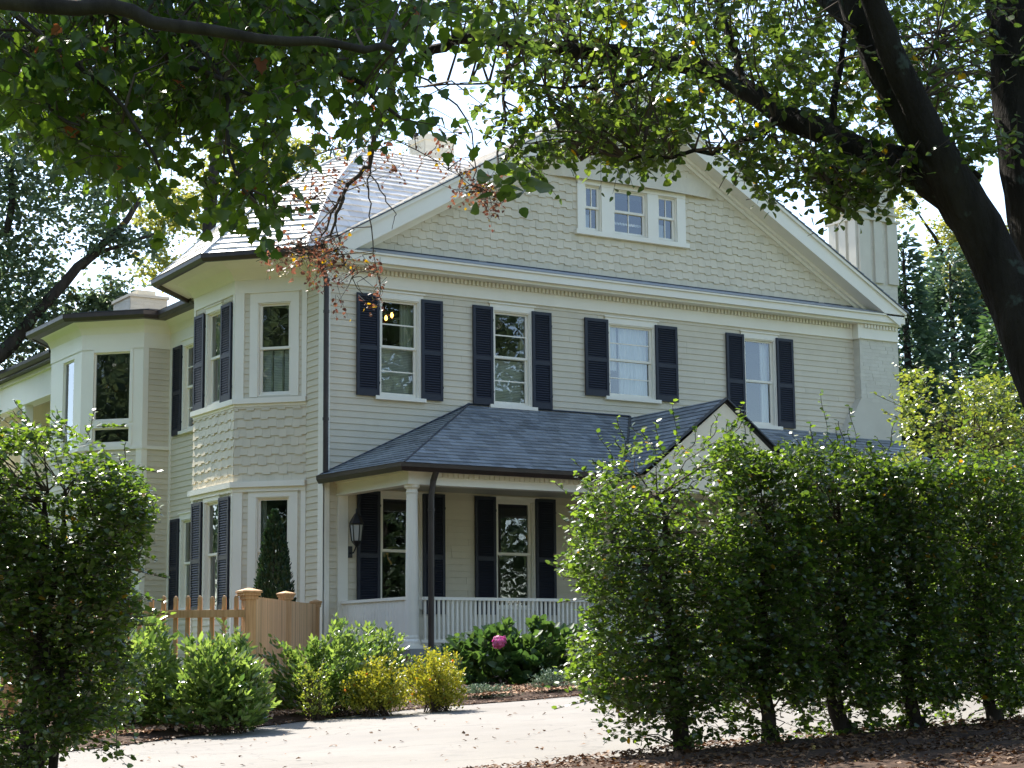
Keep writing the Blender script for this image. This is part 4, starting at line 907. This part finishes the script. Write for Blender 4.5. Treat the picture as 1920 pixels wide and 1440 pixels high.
# --- clipped holly row on the right, each tree its own trunk and crown
def holly(px, d, poly, n, label, base_r=.065, stems=1, seed=0, shoots=(), skirt=None, dsp=.55, topd=0., mtl='l_holly', size=.050, group='row of small holly trees beside the driveway', name='holly_tree', k=7):
    g_ = gpos(px, d); t = thing(name, label, 'tree', tuple(g_), group); tb = MB(); paths = []
    cx_ = sum(p[0] for p in poly)/len(poly); ytop = min(p[1] for p in poly)
    for s in range(stems):
        ox = (s-(stems-1)/2)*18; pts = [g_+np.array([0, 0, -.06])+RIGHT*ox/F*d]+[at(px+ox*1.4+random.uniform(-10, 10)+(cx_-px)*f*.5, 1400+(ytop+130-1400)*f, d+random.uniform(-.08, .08)) for f in (.25, .45, .65, .85, 1)]
        paths.append(limb(tb, pts, base_r if s == 0 else base_r*.6, .012, 9, jit=.12, wob=.012))
    tb.lathe((g_[0], g_[1]), [(base_r*1.7, g_[2]-.05), (base_r*1.25, g_[2]+.05), (base_r*1.0, g_[2]+.16)], 10)
    core = np.concatenate([region(poly, int(n*1.55), d-dsp, d+dsp, gap=-.55, freq=4.2, seed=seed), region(poly, int(n*.5), d-dsp, d+dsp)])
    if skirt is not None: core = np.concatenate([core, region(skirt[0], int(skirt[1]*1.6), d-dsp*.8, d+dsp*.8, gap=-.1, freq=5, seed=seed+3)])
    lb = MB(); link_twigs(lb, core[::13], paths, .004)
    P, A_, Nn, S = twigs(core, k, .17, size, droop=-.1, mb=lb if n < 100000 else None, tr=.0016, up=.75)
    parts = [(P, A_, Nn, S)]; shoots = list(shoots); m0 = (sum(p[0] for p in poly)/len(poly), sum(p[1] for p in poly)/len(poly))
    for i in range(len(poly)):                    # short loose sprays break the outline
        a, c = poly[i], poly[(i+1) % len(poly)]
        for q in range(int(math.hypot(c[0]-a[0], c[1]-a[1])/20)):
            f = random.random(); x, y = a[0]+(c[0]-a[0])*f, a[1]+(c[1]-a[1])*f; v = nrm([x-m0[0], (y-m0[1])*.7-60, 0]); l = random.uniform(10, 30) if random.random() < .75 else random.uniform(30, 62)
            shoots.append((x-v[0]*14, y-v[1]*14, x+v[0]*l+random.uniform(-8, 8), y+v[1]*l))
    for (x0, y0, x1, y1) in shoots:               # long new shoots
        m_ = max(7, int(math.hypot(x1-x0, y1-y0)/6)); tt = np.linspace(0, 1, m_); q = atn(x0+(x1-x0)*tt+6*np.sin(tt*5), y0+(y1-y0)*tt, np.full(m_, d+random.uniform(-dsp, dsp))); lb.tube(q, .003, 4)
        A2 = rdir(m_, .3); A2[::2] *= -1; A2[:, 2] = .3; parts.append((q, A2, rdir(m_, .9, .5), np.full(m_, size*.95)))
    leaves('crown', *[np.concatenate(x) for x in zip(*parts)], M[mtl], t, 'ovate'); tb.build('trunk', M['bark'], t, smooth=True); lb.build('twigs', M['twig'], t); return t
holly(1272, 14.2, [(1060, 1065), (1085, 960), (1100, 890), (1140, 862), (1195, 822), (1250, 850), (1300, 830), (1370, 800), (1400, 850), (1390, 1300), (1300, 1330), (1200, 1340), (1110, 1300), (1058, 1262), (1085, 1190), (1120, 1130)], 1080, 'leftmost holly tree of the right-hand row with its trunk nearest the driveway edge', .068, seed=2,
      shoots=[(1262, 860, 1268, 752), (1230, 850, 1190, 800), (1110, 1120, 1050, 1130), (1090, 1240, 1045, 1262), (1100, 1000, 1050, 1050), (1150, 1300, 1045, 1330), (1120, 900, 1095, 880), (1390, 830, 1395, 770), (1350, 840, 1370, 790)], skirt=([(1100, 1290), (1400, 1290), (1390, 1370), (1290, 1400), (1150, 1395)], 90))
for i, (px, d, x0, x1, tops, lab) in enumerate(((1432, 14.6, 1370, 1510, [(1370, 830), (1440, 850), (1500, 830)], 'slim holly tree standing second from the left in the right-hand row'), (1572, 15.0, 1500, 1640, [(1500, 840), (1560, 835), (1640, 845)], 'holly tree with the thickest straight trunk in the middle of the row'),
                                     (1703, 15.3, 1630, 1770, [(1630, 850), (1700, 870), (1770, 860)], 'holly tree right of the thick middle trunk, with a knobbly fork low down'), (1848, 15.8, 1760, 1900, [(1760, 870), (1830, 850), (1900, 870)], 'rightmost holly tree with its trunk fully in view'), (2010, 16.3, 1890, 2140, [(1890, 860), (2000, 840), (2140, 850)], 'holly tree at the right frame edge with only its crown in view'))):
    holly(px, d, [(a+(18 if a > px else -18), c_) for a, c_ in tops]+[(x1+18, 1320), ((x0+x1)/2, 1300), (x0-18, 1325)], 860, lab, (.06, .075, .062, .058, .06)[i], seed=10+i, shoots=[[(1545, 840, 1545, 735)], [(1600, 850, 1598, 762), (1560, 850, 1575, 800)], [], [], []][i]+[(x0+30, 860, x0+20, 820)], skirt=([(x0-10, 1290), (x1+10, 1290), (x1, 1370), ((x0+x1)/2+30, 1385), ((x0+x1)/2-30, 1385), (x0, 1375)], 46))
# --- the same holly at the left edge
holly(82, 13.4, [(-90, 800), (20, 800), (100, 790), (190, 830), (225, 870), (262, 900), (285, 960), (262, 1030), (240, 1090), (262, 1130), (225, 1200), (262, 1290), (250, 1345), (160, 1370), (60, 1440), (-90, 1450)], 1800, 'dense dark holly tree at the left frame edge, taller than the picket fence', .06, stems=3, seed=31,
      shoots=[(150, 830, 185, 768), (120, 830, 95, 775), (200, 870, 300, 885), (240, 960, 305, 935), (200, 1060, 325, 1085), (220, 1110, 318, 1130), (230, 1140, 325, 1152), (200, 1010, 300, 1052), (150, 1380, 262, 1425), (100, 1370, 230, 1400), (60, 820, 30, 770), (180, 800, 240, 800)], skirt=([(-60, 1340), (230, 1320), (265, 1400), (230, 1425), (120, 1385), (-60, 1430)], 60), group=None)
# --- tall loose shrub behind the row
sh_p = [(1690, 700), (1740, 690), (1800, 715), (1870, 700), (1960, 720), (2050, 760), (2050, 1000), (1650, 1000), (1640, 900), (1690, 840)]
holly(1830, 20.5, sh_p, 820, 'tall loose yellow-green shrub rising behind the right end of the holly row', .05, stems=3, seed=41, dsp=1.0, mtl='l_yg', size=.055, group=None, name='tall_shrub', shoots=[(1700, 740, 1680, 700)])

# --- shrubs in the planting bed
def shrub(name, label, px, d, rx, h, n, size, mtl, shape, group=None, k=6, up=.6, length=.16, droop=-.35, ry=None, spiky=0., cat='shrub', zlift=.06, low=.03, parts=None):
    g_ = gpos(px, d)+np.array([0, 0, zlift]); t = thing(name, label, cat, tuple(g_), group); ry = ry or rx
    v = rdir(n); v[:, 2] = np.abs(v[:, 2]); r = RNG.random(n)**.3
    lp_ = .92+.22*lump(v, 4, int(px)); C = g_+np.stack([v[:, 0]*rx*r*lp_, v[:, 1]*ry*r*lp_, low+(h-low)*v[:, 2]**.7*r*lp_], 1)
    D = nrm_rows(np.stack([v[:, 0], v[:, 1], v[:, 2]+.9+spiky], 1)+RNG.normal(size=(n, 3))*.35)
    P, A_, Nn, S = twigs(C, k, length, size, droop=droop, dirs=D, up=up)
    leaves('foliage', P, A_+D.repeat(1, 0)[np.tile(np.arange(n), k)]*.7, Nn, S, M[mtl], t, shape)
    sb = MB()
    for i in range(0, n, max(1, n//45)): sb.tube([g_+np.array([random.uniform(-.5, .5)*rx, random.uniform(-.5, .5)*ry, -.07]), (g_+C[i])/2+np.array([0, 0, .02]), C[i]], [.007, .005, .002], 4, cap=False)
    sb.build('stems', M['twig'], t); return t
def nrm_rows(a): return a/np.linalg.norm(a, axis=1)[:, None]
shrub('laurel_bush', 'laurel bush half hidden behind the left holly, in front of the picket fence', 270, 20.2, .62, 1.0, 640, .10, 'l_laurel', 'lance', 'laurel bushes in front of the picket fence', k=7, length=.2)
shrub('laurel_bush', 'glossy laurel bush with long pale leaves in front of the picket fence corner post', 425, 19.7, .60, .93, 700, .10, 'l_laurel', 'lance', 'laurel bushes in front of the picket fence', k=7, length=.2)
shrub('laurel_bush', 'big dark glossy bush directly in front of the cedar board fence', 605, 22.2, .62, .95, 700, .085, 'l_laurel', 'lance', 'laurel bushes in front of the porch end', k=7, length=.18)
shrub('laurel_bush', 'rounded glossy bush against the white boarded end of the porch rail', 700, 24.5, .5, .95, 420, .085, 'l_laurel', 'lance', 'laurel bushes in front of the porch end', k=7, length=.18)
shrub('variegated_shrub', 'small speckled yellow-green shrub at the foot of the big glossy bush', 590, 21.3, .22, .5, 150, .035, 'l_yg', 'ovate', k=6, length=.12)
shrub('golden_shrub', 'golden shrub with orange tips, the left and wider of the pair', 702, 21.6, .36, .60, 680, .034, 'l_gold', 'ovate', 'pair of golden shrubs at the driveway edge', k=8, length=.14, spiky=.5)
shrub('golden_shrub', 'brighter lemon-yellow shrub, right of the orange-tipped one', 815, 22.0, .35, .66, 680, .034, 'l_gold', 'ovate', 'pair of golden shrubs at the driveway edge', k=8, length=.14, spiky=.6)
hy = shrub('hydrangea', 'dark leafy hydrangea with one pink flower in front of the porch railing', 970, 26.9, 1.05, .98, 360, .13, 'l_hyd', 'near', k=6, length=.25, ry=.6)
c = at(936, 1204, 26.0); q = RNG.normal(size=(420, 3)); q = nrm_rows(q); P = c+q*np.array([.085, .085, .075])*(1+.16*lump(q*3, 1.2, 5))[:, None]*RNG.uniform(.85, 1.05, 420)[:, None]
leaves('flower', P, nrm_rows(np.cross(q, rdir(420))), q+rdir(420)*.5, RNG.uniform(.025, .05, 420), M['petal'], hy, 'near', curl=.05)
shrub('catmint', 'low grey-green feathery clump spilling onto the driveway edge', 900, 24.0, .45, .17, 320, .03, 'l_grey', 'lance', 'low grey-green clumps at the bed edge', k=7, length=.1, ry=.25, low=.02, cat='plant', zlift=.05)
shrub('catmint', 'small grey-green clump in shade right of the feathery one', 1030, 24.7, .38, .28, 200, .035, 'l_grey', 'lance', 'low grey-green clumps at the bed edge', k=7, length=.12, ry=.25, low=.02, cat='plant', zlift=.05)
shrub('dark_bush', 'low dark evergreen bush under the porch railing', 830, 27.6, .8, .6, 240, .06, 'l_hyd', 'ovate', k=7, ry=.5)
shrub('dark_bush', 'dark evergreen bush right of the hydrangea, half behind the holly row', 1110, 27.4, .9, .85, 260, .07, 'l_hyd', 'ovate', k=7, ry=.6)
shrub('yellow_shrub', 'bright yellow shrub seen through the picket fence beside its corner post', 432, 25.2, .24, .92, 160, .04, 'l_gold', 'ovate', k=7, length=.16, spiky=.5)
g_ = gpos(512, 30.6); ab = thing('arborvitae', 'dark cone-shaped evergreen in front of the bay window', 'tree', tuple(g_))
n = 7500; hh = RNG.random(n)**1.35; H = 2.85; rr = .47*(np.clip(1-hh, 0, 1)**.62)*RNG.uniform(.72, 1.05, n); th = RNG.random(n)*6.283
P = g_+np.stack([rr*np.cos(th), rr*np.sin(th), .1+hh*(H-.1)], 1); A_ = np.stack([np.cos(th)*.5, np.sin(th)*.5, np.full(n, .9)], 1)+RNG.normal(size=(n, 3))*.2
leaves('foliage', P, A_, np.stack([np.cos(th), np.sin(th), np.full(n, .3)], 1)+RNG.normal(size=(n, 3))*.5, RNG.uniform(.05, .1, n), M['l_arb'], ab, 'lance')
b = MB(); b.tube([g_-np.array([0, 0, .05]), g_+np.array([0, 0, 2.5])], [.05, .01], 7); b.build('trunk', M['bark'], ab)

# --- background trees
def bgtree(name, label, base_px, d, limbs, blobs, size, mtl, r0=.35, group=None, shape='kite', cat='tree', gap=-.4, freq=.6):
    g_ = gpos(base_px, d); g_[2] = 1.2; t = thing(name, label, cat, tuple(g_), group); tb = MB(); g2 = g_-np.array([0, 0, .3])
    for pts, ra, rb in limbs: limb(tb, [g2 if p is None else at(*p) for p in pts], ra, rb, 8, wob=.03)
    tb.build('trunk', M['bark'], t, smooth=True); arr = []
    for (px, py, rx, ry, n, dd) in blobs:
        c = at(px, py, d+dd); v = rdir(n*2); r = RNG.random(n*2)**.45; sx, sy = rx/F*d, ry/F*d
        Q = v*r[:, None]; C = c+np.outer(Q[:, 0]*sx, RIGHT)+np.outer(Q[:, 1]*sx*.8, VIEW)+np.outer(Q[:, 2]*sy, [0, 0, 1]); C = C[lump(C, freq, abs(px)) > gap][:n]
        arr.append(twigs(C, 7, size*4, size, droop=.2, up=.6))
    leaves('crown', *[np.concatenate(x) for x in zip(*arr)], M[mtl], t, shape); return t
bgtree('shade_tree', 'tall dark blue-green tree at the far left behind the rear wing', -160, 46, [([None, (-150, 700, 46), (-120, 400, 46), (-60, 150, 46)], .5, .2), ([(-150, 760, 46), (0, 668, 46), (60, 600, 46), (150, 500, 46), (215, 440, 46), (265, 370, 46)], .22, .06), ([(-120, 500, 46), (10, 430, 46), (20, 300, 46)], .15, .06), ([(150, 500, 46), (200, 470, 46), (290, 440, 46)], .07, .04)],
       [(40, 300, 230, 200, 1000, 0), (-60, 520, 180, 180, 600, 1), (120, 480, 130, 110, 330, 0), (60, 620, 150, 90, 480, 1), (190, 560, 80, 60, 200, 1), (170, 330, 150, 110, 330, 2), (230, 430, 90, 60, 130, 0), (40, 160, 200, 120, 350, 2)], .17, 'l_bg', gap=-.25, freq=.9)
bgtree('shade_tree', 'pale yellowish tree showing between the left trees and the turret roof', 420, 62, [([None, (400, 700, 62), (390, 400, 62), (420, 200, 62)], .4, .15)],
       [(390, 450, 90, 70, 330, 0), (330, 400, 90, 80, 200, 0), (300, 500, 60, 40, 80, 0), (450, 330, 160, 110, 330, 2), (560, 290, 90, 60, 130, 0)], .2, 'l_bgy', gap=-.1, freq=.8)
bgtree('shade_tree', 'thin pale tree top showing behind the turret ridge and its chimney', 800, 66, [([None, (790, 500, 66), (780, 250, 66)], .35, .1)], [(780, 250, 110, 50, 90, 0), (880, 270, 60, 70, 45, 0), (720, 260, 50, 40, 40, 0)], .18, 'l_bg', gap=-.1, freq=1)
bgtree('shade_tree', 'yellow-leaved tree behind the conifers right of the chimney', 1830, 66, [([None, (1840, 700, 66), (1850, 560, 66), (1858, 470, 66)], .35, .08), ([(1845, 620, 66), (1770, 480, 66), (1722, 400, 64)], .12, .03), ([(1770, 480, 66), (1790, 440, 66)], .06, .03)],
       [(1800, 500, 80, 70, 340, 0), (1860, 560, 80, 80, 340, 0), (1890, 470, 60, 60, 160, 0), (1715, 395, 40, 50, 80, -4), (1790, 430, 50, 40, 80, 0)], .2, 'l_bgy', gap=-.1, freq=.9)
def conifer(label, px, d, ytop, wpx, n, mtl='l_con', size=.26, ybot=900, power=.8, name='conifer', group=None):
    g_ = gpos(px, d); g_[2] = 1.0; t = thing(name, label, 'tree', tuple(g_), group); H = float(at(px, ytop, d)[2]-g_[2]); R = wpx/F*d
    hh = 1-RNG.random(n)**.55; lay = np.sin(hh*46+RNG.random()*6); th = RNG.random(n)*6.283; env = np.clip(1-hh, .015, 1)**power*R*(1+.14*lay+.18*np.sin(th*5+hh*9))
    rr = env*RNG.uniform(.3, 1.0, n)*(1+.22*np.sin(th*3+hh*31)+.15*np.sin(hh*17+px)); P = g_+np.stack([rr*np.cos(th), rr*np.sin(th), .3+hh*(H-.3)-rr*.25], 1)
    A_ = np.stack([np.cos(th), np.sin(th), np.full(n, .05)], 1)+RNG.normal(size=(n, 3))*.35
    leaves('crown', P, A_, rdir(n, 1.2), RNG.uniform(.6, 1.3, n)*size, M[mtl], t, 'lance'); b = MB(); b.tube([g_-np.array([0, 0, .3]), g_+np.array([0, 0, H*.95])], [.3, .03], 8)
    for i in range(60):
        h0 = random.uniform(.1, .92); a_ = random.random()*6.28; q = g_+np.array([0, 0, H*h0]); r_ = R*(1-h0)**power*.85; b.tube([q, q+np.array([math.cos(a_)*r_, math.sin(a_)*r_, -.12*r_])], [.05, .015], 4, cap=False)
    b.build('trunk', M['bark'], t); return t
conifer('dark blue-green conifer just right of the chimney', 1712, 50, 425, 150, 16000, power=.62)
conifer('broad dark conifer standing between the chimney and the leaning trunk', 1800, 54, 455, 230, 26000, power=.6)
conifer('bright green feathery cypress behind the tall yellow shrub', 1890, 40, 560, 95, 9000, 'l_cyp', .2, power=.45, name='cypress')
# trees across the road, behind the viewer: they are what the windows mirror
def road_proto():
    t = thing('road_tree', 'leafy roadside tree facing the house from across the road', 'tree', (18, -66, 0), 'trees across the road'); x, y = 18, -66; h, r = 24, 9.5
    b = MB(); b.tube([(x, y, -.3), (x, y, h*.5), (x+.4, y, h*.85)], [.5, .4, .1], 8); b.build('trunk', M['bark'], t)
    n = 4600; v = rdir(n); rr = RNG.random(n)**.35; C = np.array([x, y, h*.53])+v*rr[:, None]*np.array([r, r, h*.48]); C = C[lump(C, .45, 9) > -.9]
    leaves('crown', *twigs(C, 7, 1.5, .42, droop=.1), M['l_bg'], t, 'kite'); return t
rp = road_proto()
for i, (x, y, h) in enumerate(((31, -57, 29), (46, -58, 13), (60, -62, 16), (6, -64, 24), (22, -78, 33), (38, -66, 15), (72, -50, 16), (-8, -78, 28), (-62, -50, 26), (-48, -36, 24), (-41, -22, 22), (-54, -12, 25), (-66, -32, 30), (-36, -8, 17), (-22, 36, 22), (-33, 28, 22), (-47, 18, 22), (-28, 48, 28), (-42, 4, 22), (-58, 2, 28), (-52, -60, 28), (50, 5, 18), (62, 15, 20), (50, -12, 18), (60, 27, 14), (74, 0, 22), (66, -18, 20))):
    r = rp.copy(); COL.objects.link(r); r.location = (x, y, 0); r.scale = (h/24,)*3; r.rotation_euler = (0, 0, i*1.3)
    if x > 48 and y > -20: r['label'] = 'leafy tree in the row beyond the right side of the house'; r['group'] = 'trees beyond the right side of the house'
    for c_ in list(rp.children): c = c_.copy(); COL.objects.link(c); c.parent = r; c.matrix_parent_inverse = c_.matrix_parent_inverse.copy()
# --- mulch chips, fallen leaves
def scatter(name, n, e0, e1, u0, u1, size, m, lift, label, cat, shape='kite', flat=3.):
    u = RNG.uniform(u0, u1, n); t = RNG.random(n); P = []
    for a, k_ in zip(u, t): d = e0(a)+(e1(a)-e0(a))*k_; x, y = ud(a, d); P.append((x, y, gz(x, y)+lift))
    P = np.array(P); o = leaves(name, P, rdir(n)*np.array([1, 1, .15]), rdir(n, flat), size*RNG.uniform(.5, 1.4, n), m, None, shape, curl=.3); tag(o, label, cat, kind='stuff')
scatter('bark_chips', 9000, lambda u: edge_far(u)+.0, lambda u: edge_far(u)+2.2, -5.5, 3, .05, M['chip'], .13, 'brown bark chips covering the planting bed along the driveway', 'mulch')
scatter('leaf_litter', 15000, lambda u: edge_near(u)-3.6, lambda u: edge_near(u)-.02, -3, 5.5, .045, M['l_fall'], .085, 'brown and rust leaf litter under the holly row', 'leaf litter')
scatter('fallen_leaves', 420, edge_near, edge_far, -6, 5, .045, M['l_fall'], .035, 'few dry leaves strewn over the pale driveway', 'leaves')
scatter('fallen_leaves', 900, lambda u: edge_far(u)-.25, lambda u: edge_far(u)+.1, -6, 3, .04, M['l_fall'], .05, 'dry leaves gathered along the far driveway edge', 'leaves')
